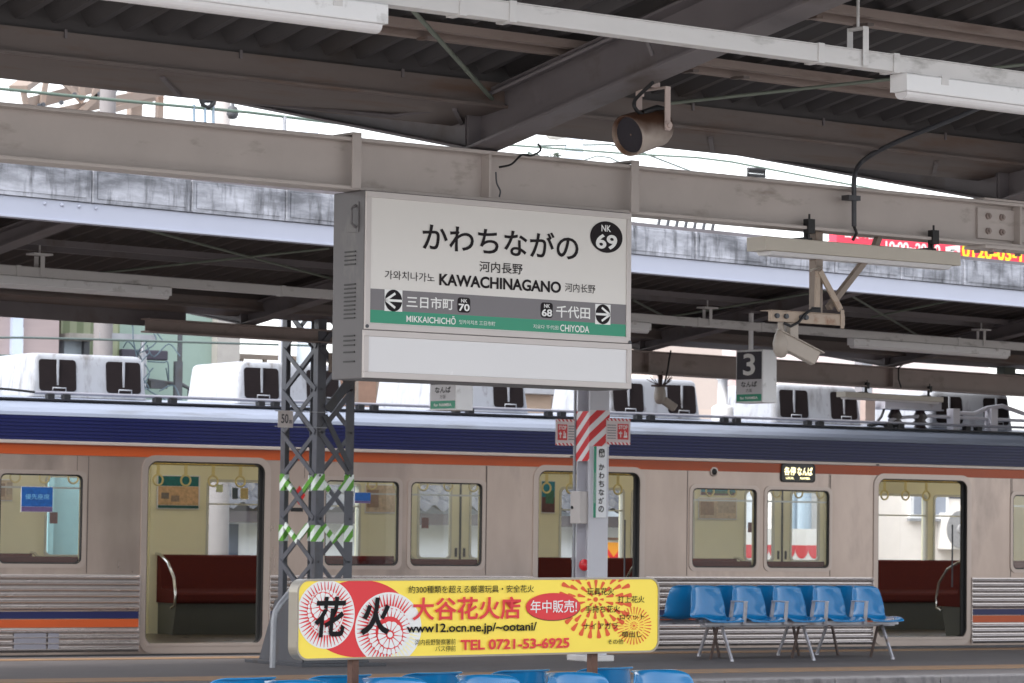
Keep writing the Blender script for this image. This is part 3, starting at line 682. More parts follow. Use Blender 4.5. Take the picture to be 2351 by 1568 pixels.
# pipe rail along the roof on paired feet
mb = MB().tube([(12.62, YT + .42, 1.262), (13.2, YT + .42, 1.262), (XB, YT + .42, 1.262)], .016, 8)
rail = TR.part('roof_pipe', mb, M('grey_roof_pipe', rgb(150, 150, 160)[:3], .5, metal=.3, var=.06), RF)
for i in range(13):
    for dx in (0, .17): TR.part('pipe_foot', MB().box(12.78 + i * 1.16 + dx - .035, 12.78 + i * 1.16 + dx + .035, YT + .38, YT + .46, 1.196, 1.252), BLACK, rail)
mb = MB().tube([(10.5, YT + .50, 1.30), (11.6, YT + .47, 1.31), (12.35, YT + .45, 1.285), (12.66, YT + .42, 1.262)], .012, 8); TR.part('roof_cable', mb, BLACK, RF)
# roof air conditioners every half door pitch
ACM = M('white_air_conditioner_cover', rgb(160, 163, 170)[:3], .45, var=.07, scale=2.5, dirt=((.17, .165, .165), .30, 6, (1, 1, .3)), dirt2=((.12, .10, .09), .10, 9, (1, 1, .5)))
VENT = M('dark_brown_vent_mesh', rgb(34, 28, 29)[:3], .8, spec=.15, var=.2, scale=60, stretch=(.2, 1, 4))
def ac_unit(x0):
    x1 = x0 + 1.235; y0, y1 = YT + .70, YT + 1.86; z0, z1 = 1.235, 1.672
    mb = MB(); n = 7
    def loop(z, ins, r):
        o_ = []
        for cx_, cy_, a0 in ((x1 - ins - r, y1 - ins - r, 0), (x0 + ins + r, y1 - ins - r, 90), (x0 + ins + r, y0 + ins + r, 180), (x1 - ins - r, y0 + ins + r, 270)):
            for k in range(n + 1):
                a = R(a0 + 90 * k / n); o_.append((cx_ + r * math.cos(a), cy_ + r * math.sin(a), z))
        return o_
    ls = [loop(z0, -.02, .05)] + [loop(z0 + (z1 - .045 - z0) * t, -.02 + .04 * t, .06) for t in (.4, .8, 1)] + [loop(z1 - .045 + .045 * math.sin(R(a)), .02 + .045 * (1 - math.cos(R(a))), .06 + .02 * math.sin(R(a))) for a in (30, 60, 80, 90)]
    ls.append(loop(z1 + .012, .30, .1))
    N_ = len(ls[0]); vs = [p for l_ in ls for p in l_]
    mb.add(vs, [(i * N_ + k, i * N_ + (k + 1) % N_, (i + 1) * N_ + (k + 1) % N_, (i + 1) * N_ + k) for i in range(len(ls) - 1) for k in range(N_)], True)
    mb.add(ls[-1], [tuple(range(N_))], True)
    u = TR.part('air_conditioner', mb, ACM)
    for a, b in ((x0 + .075, x0 + .475), (x0 + .80, x0 + 1.18)):
        lo, hi = z0 + .06, z1 - .062
        yy = lambda z: y0 - .02 + .04 * min(1, (z - z0) / (z1 - .045 - z0)) - .005
        mb = MB(); rr_ = rrect(a, b, lo, hi, .035, 5); mb.poly([(x, yy(z), z) for x, z in rr_]); TR.part('vent', mb, VENT, u)
        c = (a + b) / 2
        mb = MB().box(c - .010, c + .010, yy(hi) - .010, yy(lo) + .006, lo + .01, hi)
        TR.part('vent_bar', mb, ACM, u)
        mb = MB().tube([(c - .07, yy(lo) - .004, lo - .025), (c - .07, yy(lo) - .035, lo - .02), (c - .07, yy(lo) - .035, lo + .03), (c + .07, yy(lo) - .035, lo + .03), (c + .07, yy(lo) - .035, lo - .02), (c + .07, yy(lo) - .004, lo - .025)], .007, 6); TR.part('handle', mb, ACM, u)
for i in range(-2, 6): ac_unit(12.705 + i * 2.273)
# arrester, switch box on insulators and pipework at the right part of the roof
mb = MB().lathe((21.02, YT + .62, 1.22), (0, 0, 1), [(0, .125), (.15, .125), (.17, .10), (.19, .06), (.46, .055), (.47, .075), (.51, .06), (.52, 0)], 18)
TR.part('lightning_arrester', mb, WHITE)
eqx = [at(p_, 930, 'T', 1, YT + .62).x for p_ in (2010, 2140)]; zq = at(2070, 925, 'T', 1, YT + .62).z
EQ = TR.part('switch_box', MB().box(eqx[0], eqx[1], YT + .45, YT + .68, zq - .07, zq + .085).box(eqx[0] - .02, eqx[1] + .02, YT + .43, YT + .69, zq - .085, zq - .07), M('grey_equipment_box', rgb(178, 178, 188)[:3], .45, var=.06, dirt=((.25, .22, .22), .2, 6, (1, 1, 1))), bevel=.006)
for t in (.28, .72):
    x = eqx[0] + (eqx[1] - eqx[0]) * t; mb = MB().lathe((x, YT + .56, 1.21), (0, 0, 1), [(0, .09), (.04, .06), (.07, .09), (.1, .06), (.13, .09), (zq - .085 - 1.21, .05)], 14); TR.part('insulator', mb, M('dark_brown_insulator', rgb(48, 34, 34)[:3], .3, var=0), EQ)
PIPE = M('pale_grey_pipe', rgb(198, 196, 204)[:3], .45, var=.05)
def pp(a, b, dy=.5): v = at(a, b, 'T', 1, YT + dy); return v
mb = MB().tube([pp(2040, 965, .52), pp(2075, 958, .52), pp(2130, 955, .52), pp(2185, 958, .52), pp(2350, 966, .52)], .020, 8)
mb.tube([pp(2195, 948, .5), pp(2235, 950, .5), pp(2265, 937, .5), pp(2300, 932, .5), pp(2350, 950, .5)], .026, 10)
TR.part('roof_pipework', mb, PIPE)
mb = MB()
for a in (2188, 2275):
    v = pp(a, 950, .5); mb.box(v.x - .05, v.x + .05, YT + .44, YT + .56, 1.2, v.z + .06)
TR.part('pipe_bracket', mb, PIPE)
v = pp(1985, 935, .6); mb = MB().box(v.x - .07, v.x + .07, YT + .5, YT + .6, 1.25, 1.60); TR.part('cable_terminal', mb, M('pinkish_terminal_box', rgb(190, 170, 162)[:3], .6, var=.1))
mb = MB().tube([(v.x + .05, YT + .49, 1.23), (v.x + .16, YT + .5, 1.33), (v.x + .22, YT + .5, 1.46), (v.x + .34, YT + .5, 1.5)], .015, 8).tube([(v.x - .05, YT + .48, 1.22), (v.x + .1, YT + .47, 1.25), (v.x + .45, YT + .47, 1.22)], .022, 8); TR.part('roof_cable', mb, BLACK)
# window frames with glass; door frames
def win_unit(a, b, y, fr_mat, dep=.035):
    mb = MB(); ring_y(mb, rrect(a - .035, b + .035, WZ0 - .035, WZ1 + .035, .075), rrect(a + .004, b - .004, WZ0 + .004, WZ1 - .004, .06), y - .009, y + dep)
    f = TR.part('window', mb, fr_mat)
    mb = MB(); ring_y(mb, rrect(a - .002, b + .002, WZ0 - .002, WZ1 + .002, .058), rrect(a + .018, b - .018, WZ0 + .018, WZ1 - .018, .05), y + .0, y + .030); TR.part('rubber_seal', mb, RUBB, f)
    TR.part('pane', MB().poly([(x, y + .022, z) for x, z in rrect(a + .008, b - .008, WZ0 + .008, WZ1 - .008, .05)]), GL, f)
    TR.part('sash_rail', MB().box(a + .02, b - .02, y + .026, y + .045, .318, .336), M('aluminium_sash', rgb(200, 200, 196)[:3], .4, metal=.5, var=0), f)
    return f
WF = [win_unit(a, b, YT, STL2) for a, b in WINS]
for d in DOORS:
    mb = MB(); ring_y(mb, rrect(d - DW - .06, d + DW + .06, DZ0 - .085, DZ1 + .055, .14), rrect(d - DW + .004, d + DW - .004, DZ0, DZ1 - .003, .10), YT - .010, YT + .03)
    df = TR.part('door_frame', mb, STL2)
    mb = MB(); ring_y(mb, rrect(d - DW - .002, d + DW + .002, DZ0 - .002, DZ1 - .001, .098), rrect(d - DW + .014, d + DW - .014, DZ0 + .004, DZ1 - .016, .092), YT + .0, YT + .088); TR.part('door_edge_seal', mb, RUBB, df)
    TR.part('door_sill', MB().box(d - DW + .01, d + DW - .01, YT - .012, YT + .09, DZ0 - .022, DZ0 + .012), STL2, df, bevel=.004)
    TR.part('door_leaf', MB().box(d + DW - .05, d + DW - .004, YT + .03, YT + .062, DZ0 + .014, DZ1 - .03), RUBB, df)   # edge of the opened leaf
    if d > 18: TR.part('grab_rail', MB().tube([(d + DW - .10, YT + .14, -.62), (d + DW - .10, YT + .14, .10)], .009, 8), DGREY, df)
# lower corrugated panels between the doors, with the navy and orange stripe
edges = [XA] + [e for d in DOORS for e in (d - DW - .062, d + DW + .062)] + [XB]
def ribs(mb, x0, x1, z0, z1, n):
    p = (z1 - z0) / n; prof = [(YT - .001, z0)]
    for i in range(n):
        b = z0 + i * p
        for k in range(7): a = R(180 * k / 6); prof.append((YT - .004 - .026 * math.sin(a), b + p * (.5 - .33 * math.cos(a))))
        prof.append((YT - .003, b + p))
    mb.xprism(prof, x0, x1, closed=False, smooth=False)
for i in range(0, len(edges) - 1, 2):
    a, b = edges[i], edges[i + 1]
    mb = MB(); ribs(mb, a + .01, b - .01, -.86, -.51, 6); ribs(mb, a + .01, b - .01, -1.262, -1.03, 4)
    mb.box(a, a + .010, YT - .022, YT - .001, -1.262, -.51).box(b - .010, b, YT - .022, YT - .001, -1.262, -.51); TR.part('corrugated_panel', mb, RIBM)
    TR.part('navy_stripe', MB().box(a + .01, b - .01, YT - .016, YT - .001, -.935, -.867), NAVY, bevel=.003)
    TR.part('orange_stripe', MB().box(a + .01, b - .01, YT - .016, YT - .001, -1.021, -.943), ORNG, bevel=.003)
TR.part('side_skirt', MB().box(XA, XB, YT + .01, YT + .05, -1.36, -1.286), DGREY)
for a, b in ((30, 103), (108, 133)):
    u = at(a, 1468, 'T', 1, YT); w = at(b, 1468, 'T', 1, YT); TR.part('access_panel', MB().box(u.x, w.x, YT - .028, YT - .020, -1.235, -1.075), M('grey_access_panel', rgb(138, 138, 150)[:3], .45, metal=.3, var=.04), bevel=.003)
TR.part('underframe', MB().box(XA, XB, YT + .05, YT + 2.75, -1.6, -1.195), DGREY)
mb = MB()
for x in (9.5, 11.6, 26.5, 28.6):
    for y in (YT + .75, YT + 2.05): mb.lathe((x, y - .06, -2.02), (0, 1, 0), [(0, 0), (0, .43), (.12, .43), (.12, 0)], 28, False)
TR.part('wheel', mb, DGREY)
# interior: floor, ceiling, far wall with closed doors, benches, straps, posters
YI = YT + 2.66
TR.part('floor', MB().box(XA, XB, YT + .09, YI, -1.192, -1.186), FLOORI)
LAMP = M('unseen_ceiling_tube', (1, .98, .94), .4, var=0, emit=.85)  # tubes out of view, added to brighten the cream interior
for x in [XA + .6 + 2.27 * k for k in range(11)]:
    for y in (YT + .62, YT + 2.04): TR.part('unseen_ceiling_lamp', MB().xprism([(y - .05, .878), (y + .05, .878), (y + .035, .858), (y - .035, .858)], x, x + 1.9), LAMP)
TR.part('ceiling', MB().xprism([(YT + .09, .86), (YT + .5, .90), (YT + 1.33, .93), (YI - .4, .90), (YI, .86), (YI, .925), (YT + .09, .925)], XA, XB), CEIL)
mb = MB(); wall(mb, YI, YI + .09, XA, XB, -1.19, .92, [(d - DW, d + DW, DZ0, DZ1) for d in DOORS] + HW); TR.part('far_wall', mb, CREAM)
ALU = M('aluminium_window_trim', rgb(196, 194, 182)[:3], .4, metal=.4, var=.03)
for a, b in WINS:
    mb = MB(); ring_y(mb, rrect(a - .02, b + .02, WZ0 - .02, WZ1 + .02, .06), rrect(a + .01, b - .01, WZ0 + .01, WZ1 - .01, .05), YI - .008, YI + .05); f = TR.part('window', mb, ALU)
    TR.part('pane', MB().poly([(x, YI + .03, z) for x, z in rrect(a + .005, b - .005, WZ0 + .005, WZ1 - .005, .05)]), GL, f)
    TR.part('sash_rail', MB().box(a + .01, b - .01, YI + .005, YI + .02, .205, .222), ALU, f)
for d in DOORS:
    for s_ in (-1, 1):
        x0, x1 = (d - DW, d - .012) if s_ < 0 else (d + .012, d + DW)
        wa, wb = (x0 + .10, x1 - .12) if s_ < 0 else (x0 + .12, x1 - .10)
        mb = MB(); wall(mb, YI + .03, YI + .06, x0, x1, DZ0, DZ1, [(wa, wb, -.36, .48)])
        dl = TR.part('far_door_leaf', mb, CREAM)
        mb = MB(); ring_y(mb, rrect(wa - .015, wb + .015, -.375, .495, .06), rrect(wa + .012, wb - .012, -.348, .468, .05), YI + .02, YI + .05); TR.part('window_frame', mb, ALU, dl)
        TR.part('pane', MB().poly([(x, YI + .045, z) for x, z in rrect(wa, wb, -.36, .48, .05)]), GL, dl)
        TR.part('handle', MB().box(d + s_ * .055 - .012, d + s_ * .055 + .012, YI + .018, YI + .03, -.34, -.24), RUBB, dl)
        if s_ < 0: TR.part('sticker', MB().box(wa + .05, wa + .14, YI + .036, YI + .04, -.02, .10), M('brown_door_sticker', rgb(110, 58, 62)[:3], .5, var=.3, scale=60), dl)
    TR.part('door_gasket', MB().box(d - .0118, d + .0118, YI + .022, YI + .058, DZ0, DZ1), RUBB)
def bench(x0, x1, yw, s_):   # s_=-1: on the far wall facing us, +1: near wall
    prof = [(yw, -.335), (yw + s_ * .07, -.345), (yw + s_ * .13, -.70), (yw + s_ * .50, -.735), (yw + s_ * .52, -.76), (yw + s_ * .52, -.83), (yw + s_ * .49, -.85), (yw, -.85)]
    bo = TR.part('bench_seat', MB().xprism(prof, x0, x1), MOQ, bevel=.018)
    TR.part('bench_base', MB().xprism([(yw, -.852), (yw + s_ * .45, -.852), (yw + s_ * .36, -1.186), (yw, -1.186)], x0 + .02, x1 - .02), M('grey_bench_base', rgb(92, 93, 88)[:3], .5, var=.05), bo)
    for x in (x0 - .015, x1 + .015):
        TR.part('end_rail', MB().tube([(x, yw, -.33), (x, yw + s_ * .10, -.335), (x, yw + s_ * .30, -.42), (x, yw + s_ * .45, -.58), (x, yw + s_ * .50, -.76), (x, yw + s_ * .49, -.87), (x, yw + s_ * .40, -.90)], .016, 10), CHROME, bo)
for i in range(len(DOORS) - 1):
    a, b = DOORS[i] + .74, DOORS[i + 1] - .74
    bench(a, b, YI, -1); bench(a + (.3 if i == 1 else -.04 if i == 3 else .1), b, YT + .09, 1)
STRAP = M('cream_hand_strap', rgb(222, 208, 150)[:3], .5, var=0)
YR = YT + 1.40
TR.part('strap_rail', MB().tube([(XA + .1, YR, .615), (XB - .1, YR, .615)], .014, 8), M('brass_toned_rail', rgb(206, 184, 120)[:3], .25, metal=.6, var=0))
ringp = [(0.055 * math.sin(R(a)), .055 * math.cos(R(a)) if abs(math.cos(R(a))) < .99 else .055 * math.cos(R(a))) for a in range(0, 360, 24)]
proto = None
for i in range(38):
    x = 12.85 + i * .317
    if proto is None:
        mb = MB().box(x - .018, x + .018, YR - .004, YR + .004, .495, .63); proto = TR.part('hand_strap', mb, STRAP)
        pr_ = TR.part('ring', MB().tube([(x + a, YR, .445 + b) for a, b in ringp],   .0105, 8, closed=True), STRAP, proto)
    else:
        c = proto.copy(); COL.objects.link(c); c.location.x = proto.location.x + i * .317; c.parent = TR.o
        g = pr_.copy(); COL.objects.link(g); g.parent = c
def poster(x0, x1, z0, z1, y, cols, name='poster'):
    p = TR.part(name, MB().box(x0, x1, y, y + .006, z0, z1), WHITE)
    for u0, u1, v0, v1, c in cols:
        m_ = M('poster_print_%d_%d_%d' % c, rgb(*c)[:3], .45, var=.25, scale=26)
        kk = getattr(poster, 'k', 0) % 7; poster.k = kk + 1; q = MB().box(x0 + (x1 - x0) * u0, x0 + (x1 - x0) * u1, y - .0015 - .001 * kk, y - .0003, z0 + (z1 - z0) * v0, z0 + (z1 - z0) * v1); TR.part('print_block', q, m_, p)
PC1 = [(.03, .97, .68, .97, (30, 110, 112)), (.03, .97, .12, .67, (206, 170, 132)), (.10, .28, .30, .48, (120, 112, 108)), (.33, .52, .22, .40, (150, 130, 116)), (.03, .97, .03, .11, (40, 96, 96))]
PC2 = [(.02, .98, .05, .95, (198, 176, 150)), (.05, .4, .2, .8, (150, 120, 96)), (.5, .95, .3, .85, (176, 158, 140))]
PC3 = [(.02, .98, .5, .98, (40, 128, 150)), (.02, .98, .03, .5, (96, 62, 66)), (.3, .9, .3, .7, (60, 110, 90))]
for px0, px1, py0, py1, pc in ((360, 460, 1092, 1168, PC1), (838, 915, 1112, 1178, PC2), (1243, 1275, 1104, 1178, PC3), (1603, 1692, 1143, 1192, PC2), (1608, 1690, 1124, 1136, PC3), (0, 30, 1100, 1150, PC2)):
    a = at(px0, py1, 'T', 1, YI - .02); b = at(px1, py0, 'T', 1, YI - .02); poster(a.x, b.x, a.z, b.z, YI - .012, pc)
for px0, px1, py0, py1, c_ in ((534, 548, 1119, 1146, (70, 84, 96)), (498, 514, 1112, 1130, (206, 214, 170)), (553, 572, 1120, 1146, (190, 170, 120))):
    a = at(px0, py1, 'T', 1, YI); b = at(px1, py0, 'T', 1, YI); poster(a.x, b.x, a.z, b.z, YI + .022, [(.04, .96, .04, .96, c_)], 'window_sticker')
bl = [(.01, .99, .22, .99, (18, 84, 156)), (.01, .99, .02, .21, (96, 78, 120))]
for px0, px1, py0, py1 in ((43, 117, 1118, 1175), (808, 845, 1131, 1155)):
    a = at(px0, py1, 'T', 1, YT + .06); b = at(px1, py0, 'T', 1, YT + .06); poster(a.x, b.x, a.z, b.z, YT + .010, bl, 'window_notice')
mb = MB(); a = at(43, 1160, 'T', 1, YT + .0575); b = at(117, 1125, 'T', 1, YT + .0575); text(mb, '優先座席', planeY(YT - .002), a.x + .04, b.x - .04, a.z + .06, b.z - .04); TR.part('notice_lettering', mb, M('pale_blue_lettering', rgb(120, 180, 220)[:3], .5, var=0))
# destination display, round lamp, sticker behind the lattice column
a = at(1793, 1104, 'T', 1, YT); b = at(1867, 1068, 'T', 1, YT)
ds = TR.part('destination_display', MB().yprism(rrect(a.x, b.x, a.z, b.z, .03), YT - .016, YT + .0), M('black_display', (.008, .008, .008), .2, var=0), bevel=.003)
LIT = M('lit_display_lettering', (1, .86, .45), .5, var=0, emit=1.0); P = planeY(YT - .018); w_, h_ = b.x - a.x, b.z - a.z
mb = MB(); text(mb, '各停', P, a.x + w_ * .06, a.x + w_ * .42, a.z + h_ * .36, a.z + h_ * .86, bold=.004); text(mb, 'なんば', P, a.x + w_ * .47, a.x + w_ * .94, a.z + h_ * .36, a.z + h_ * .86, bold=.008)
text(mb, 'LOCAL', P, a.x + w_ * .12, a.x + w_ * .36, a.z + h_ * .12, a.z + h_ * .25); text(mb, 'NAMBA', P, a.x + w_ * .56, a.x + w_ * .86, a.z + h_ * .12, a.z + h_ * .25)
TR.part('lit_lettering', mb, LIT, ds)
mb = MB(); ring_y(mb, rrect(a.x - .012, b.x + .012, a.z - .012, b.z + .012, .036), rrect(a.x, b.x, a.z, b.z, .03), YT - .018, YT - .001); TR.part('display_frame', mb, RUBB, ds)
c = at(1638, 1083, 'T', 1, YT)
TR.part('door_lamp', MB().lathe((c.x, YT, c.z), (0, -1, 0), [(0, .052), (.012, .052), (.014, .036), (.008, .034), (.008, 0)], 20, False), STL2)
TR.part('lamp_lens', MB().lathe((c.x, YT - .009, c.z), (0, -1, 0), [(0, .034), (.008, .02), (.010, 0)], 16), BLACK)
c = at(687, 1137, 'T', 1, YT - .002); TR.part('red_diamond_sticker', MB().poly([(c.x - .07, YT - .002, c.z), (c.x, YT - .002, c.z - .1), (c.x + .07, YT - .002, c.z), (c.x, YT - .002, c.z + .1)]), M('red_sticker', rgb(190, 36, 36)[:3], .5, var=0))
c = at(683, 1170, 'T', 1, YT); TR.part('number_plate', MB().box(c.x - .08, c.x + .06, YT - .003, YT - .0005, c.z - .02, c.z + .02), BLACK)
c = at(1310, 1018, 'T', 1, YT)
TR.part('roof_drain', MB().box(c.x - .02, c.x + .02, YT - .024, YT - .0201, .755, .77).box(22.7, 22.74, YT - .024, YT - .0201, .755, .77).box(15.3, 15.34, YT - .024, YT - .0201, .755, .77), BLACK)

# ================================================================== FAR CANOPY (frame C)
YC0 = 24.85
def zrc(y): return 2.06 + .145 * abs(y - YC0)
FC = Thing('platform_canopy', 'dark canopy with stained concrete edge and white strip above the train', 'canopy', (20.6, YC0, 1.6), 'C')
ROOF2 = M('dark_brown_canopy_sheet', rgb(66, 59, 58)[:3], .7, var=.14, scale=2, dirt=((.045, .036, .034), .35, 1.5, (2, .5, 1)))
YE = 21.05
mb = MB(); corr(mb, 2, 48, YE + .2, YC0 - .1, zrc, .2, .05); corr(mb, 2, 48, YC0 + .1, 25.95, zrc, .2, .05)
o = FC.part('roof_sheet', mb, ROOF2); sm = o.modifiers.new('thick', 'SOLIDIFY'); sm.thickness = .005; sm.offset = 1
# stained concrete edge slabs over a white steel strip
CON2 = M('weathered_white_concrete', rgb(196, 198, 208)[:3], .8, var=.10, scale=3, stretch=(1, 1, 2.2), bump=.25, dirt=((.15, .155, .175), .92, 2.4, (.7, 1, 2.4)), dirt2=((.07, .072, .08), .42, 5.5, (2.4, 1, .45)))
zt, zm, zb = 2.575, 2.335, 2.182
fas = None
joints = []
x = 2.62
while x < 47: joints.append(x); x += .905
for a, b in zip(joints[:-1], joints[1:]):
    mb = MB().box(a + .004, b - .004, YE - .05, YE + .06, zm, zt).box(a + .05, b - .05, YE - .056, YE - .0505, zm + .03, zt - .02)
    mb.box(a + .004, a + .035, YE - .062, YE - .0505, zm, zt); FC.part('edge_slab', mb, CON2, bevel=.006)
STRIP = M('white_canopy_strip', rgb(178, 182, 198)[:3], .4, var=.03, scale=2)
fs = FC.part('white_strip', MB().box(2, 48, YE - .03, YE + .05, zb, zm - .004).box(2, 48, YE - .045, YE + .05, zb - .004, zb + .012), STRIP, bevel=.002)
mb = MB()
for x in (11.27, 11.42, 11.57, 11.72, 22.6, 22.7): mb.lathe((x, YE - .03, 2.30), (0, -1, 0), [(0, .016), (.012, .012), (.014, 0)], 10)
FC.part('bolt', mb, STRIP, fs)
FC.part('edge_beam', MB().box(2, 48, YE + .052, YE + .2, zb + .02, 2.62), RAFT)
# centre beam from the lattice column to the right, beam end piece, gutter
mb = MB().xprism([(y + YC0, z + 1.697) for y, z in ibeam(.15, .235, .012, .016)], 17.6, 48).xprism([(y + YC0, z + 1.752) for y, z in ibeam(.13, .125, .01, .014)], 14.98, 17.598)
cb = FC.part('centre_beam', mb, BEAM2, bevel=.003)
jx_ = lambda a, b: at(a, b, 'C', 1, YC0).x
xl_2 = atp(80, 545, 'C', (0, .16, 1), 1.815 + .16 * YC0).x
JX = (xl_2 - 4.7, xl_2, jx_(568, 758), jx_(1480, 808), jx_(2040, 834), jx_(2040, 834) + 3.6, jx_(2040, 834) + 7.2)
mb = MB()
for x in (JX[3], JX[4]): mb.box(x - .012, x + .012, YC0 - .072, YC0 - .007, 1.597, 1.797)
FC.part('stiffener', mb, BEAM2, cb)
for x in JX:
    for ye in (YE + .2, 25.9): rafter(FC, x, YC0, ye, 1.815, .160, zrc, .07, .16, RAFT)
    FC.part('gusset_plate', MB().box(x - .085, x + .085, YC0 - .012, YC0 + .012, 1.815, 2.03), RAFT)
for y in (23.35, 23.15, 22.3, 22.05, 21.6): purlin(FC, 2, 48, y, lambda y: zrc(y) - .03, RAFT, h=.05, w=.05)
for y in (24.1, 25.6): purlin(FC, 2, 48, y, lambda y: zrc(y) - .03, RAFT, h=.05, w=.05)
mb = MB().xprism([(24.62, 2.04), (24.62, 1.945), (24.63, 1.93), (25.05, 1.90), (25.06, 2.04), (25.05, 2.04), (25.045, 1.907), (24.634, 1.936), (24.626, 1.95), (24.626, 2.04)], 2, 48)
mb.xprism([(24.60, 1.925), (24.62, 1.925), (24.62, 1.95), (24.60, 1.95)], 2, 48); FC.part('valley_gutter', mb, PURL)
FC.part('valley_flashing', MB().box(2, 48, 24.6, 25.08, 2.085, 2.12).box(2, 48, 24.6, 24.615, 2.03, 2.0845), ROOF2)
FC.part('hanging_board', MB().box(2, 15.6, 25.08, 25.12, 1.765, 2.02), RAFT)
for p_, q_ in (((270, 510), (800, 650)), ((150, 635), (755, 570)), ((1470, 738), (1940, 660)), ((1455, 690), (1570, 750)), ((1905, 650), (2140, 790)), ((2000, 728), (2350, 655))):
    n_, c_ = (0, .145, 1), 2.06 + .145 * YC0 - .13
    rod(FC, atp(*p_, 'C', n_, c_), atp(*q_, 'C', n_, c_), .011)
DC = Thing('cable_duct', 'off white cable duct along the underside of the far canopy', 'cable duct', (20.6, 23.2, 2.0), 'C')
b_ = DC.part('trunking', MB().box(2, 47, 23.165, 23.235, 1.955, 2.035), DUCT, bevel=.003)
for x in (12.5, 15.2, 18.2, 20.3, 21.2, 24.2): DC.part('joint_cover', MB().box(x - .02, x + .02, 23.158, 23.242, 1.95, 2.04), DUCT, b_)
for x in (12.72, 16.8, 20.45, 24.6, 29):
    DC.part('hanger', MB().box(x - .02, x + .02, 23.153, 23.157, 1.97, 2.13).box(x - .02, x + .02, 23.243, 23.247, 1.97, 2.13).box(x - .09, x + .09, 23.14, 23.26, 2.135, 2.15).tube([(x, 23.2, 2.13), (x, 23.2, zrc(23.2) - .06)], .008, 6), DUCT)
fx = [at(p_, 760, 'C', 1, 23.2).x for p_ in (385, 1487, 1952)]
fluoro(fx[0] - 2.4, fx[0], 23.2, 1.953, 'C', 'small white fluorescent lamp below the far canopy between concrete edge and train roof units', G1, .07, .09)
fluoro(fx[1] - 1.26, fx[1], 23.2, 1.953, 'C', 'short visible end of a fluorescent lamp peeping out beside the station name sign', G1, .07, .09)
fluoro(fx[2], fx[2] + 2.5, 23.2, 1.953, 'C', 'small white fluorescent lamp on the far duct beyond the camera bracket', G1, .07, .09)

# ------------------------------------------------------------------ slim lamps clamped under both beams
LEDM = M('beige_lamp_housing', rgb(180, 172, 160)[:3], .4, var=.04, scale=4)
def led(x0, x1, y, zt_, zbeam, fr, label, h=.062, w=.13, cl=(.22, .86)):
    t = Thing('slim_lamp', label, 'lamp', ((x0 + x1) / 2, y, zt_), fr, 'slim lamps clamped under the beams')
    t.part('housing', MB().xprism([(y - w / 2, zt_ - h), (y - w / 2, zt_), (y + w / 2, zt_), (y + w / 2, zt_ - h)], x0, x1), LEDM, bevel=.004)
    t.part('diffuser', MB().xprism([(y - w / 2 + .012, zt_ - h - .0005), (y - w / 2 + .03, zt_ - h - .02), (y + w / 2 - .03, zt_ - h - .02), (y + w / 2 - .012, zt_ - h - .0005)], x0 + .05, x1 - .05), TUBE, bevel=.003)
    for k in cl:
        x = x0 + (x1 - x0) * k
        mb = MB().box(x - .006, x + .006, y - .055, y - .045, zt_, zbeam + .02).box(x - .022, x + .022, y - .075, y - .04, zbeam - .018, zbeam + .05).tube([(x, y - .058, zbeam + .03), (x, y - .058, zbeam + .075)], .006, 6)
        mb.box(x - .028, x + .028, y - .05, y + .05, zt_ + .0005, zt_ + .012).box(x - .016, x + .016, y - .045, y - .035, zt_ + .012, zbeam)
        t.part('clamp', mb, BLACK)
    return t
t = led(10.385, 11.71, YB, 1.345, 1.394, 'N', 'beige slim lamp clamped under the near beam in front of the red billboard', h=.066)
mb = MB().tube([at(1960, 520, 'N', 1, YB - .085), at(1966, 535, 'N', 1, YB - .08), at(1957, 552, 'N', 1, YB - .06)], .008, 6); t.part('supply_cable', mb, BLACK)
a = at(1930, 893, 'C', 1, YC0); b = at(2155, 905, 'C', 1, YC0)
t = led(a.x, b.x, YC0, 1.515, 1.578, 'C', 'beige slim lamp clamped under the far beam above the train', h=.058)
q = [at(*p_, 'C', 1, YC0 - .09) for p_ in ((2068, 890), (2062, 870), (2062, 845), (2080, 830))]; t.part('supply_cable', MB().tube(q, .009, 6), BLACK)

# ------------------------------------------------------------------ post with camera housing hanging from the near beam
RUSTW = M('beige_paint_with_rust', rgb(164, 147, 132)[:3], .55, var=.08, scale=9, dirt=((.22, .10, .05), .28, 14, (1, 1, 1)))
PM = M('taupe_painted_steel', rgb(130, 117, 107)[:3], .55, var=.06, scale=6, dirt=((.2, .12, .08), .2, 8, (1, 1, 1)))
CM = Thing('camera_bracket', 'taupe hanging post with angled camera housing and cables under the near beam', 'camera bracket', (10.78, YB, 1.39), 'N')
px_, pz0 = 10.778, .965
CM.part('post', MB().box(px_ - .024, px_ + .024, YB - .024, YB + .024, pz0, 1.394), PM, bevel=.003)
CM.part('brace', MB().bar((11.17, YB, 1.335), (10.86, YB, 1.03), .03, .03).bar((11.17, YB, 1.335), (11.20, YB, 1.394), .03, .03), PM, bevel=.002)
arm = CM.part('cross_arm', MB().box(10.44, 10.925, YB - .05, YB - .026, .945, .995).box(10.44, 10.925, YB - .05, YB + .03, .9955, 1.0), RUSTW, bevel=.002)
mb = MB()
for x in (10.47, 10.53, 10.63, 10.66): mb.lathe((x, YB - .05, .972), (0, -1, 0), [(0, .012), (.014, .012), (.014, 0)], 8, False)
CM.part('bolt', mb, DGREY, arm)
CM.part('strut', MB().bar((10.76, YB - .045, 1.20), (10.905, YB - .04, 1.02), .032, .012, (0, 1, 0)).box(10.892, 10.915, YB - .056, YB - .051, .93, 1.02).bar((10.745, YB - .04, 1.01), (10.752, YB - .04, 1.2), .028, .012, (0, 1, 0)), RUSTW, bevel=.002)
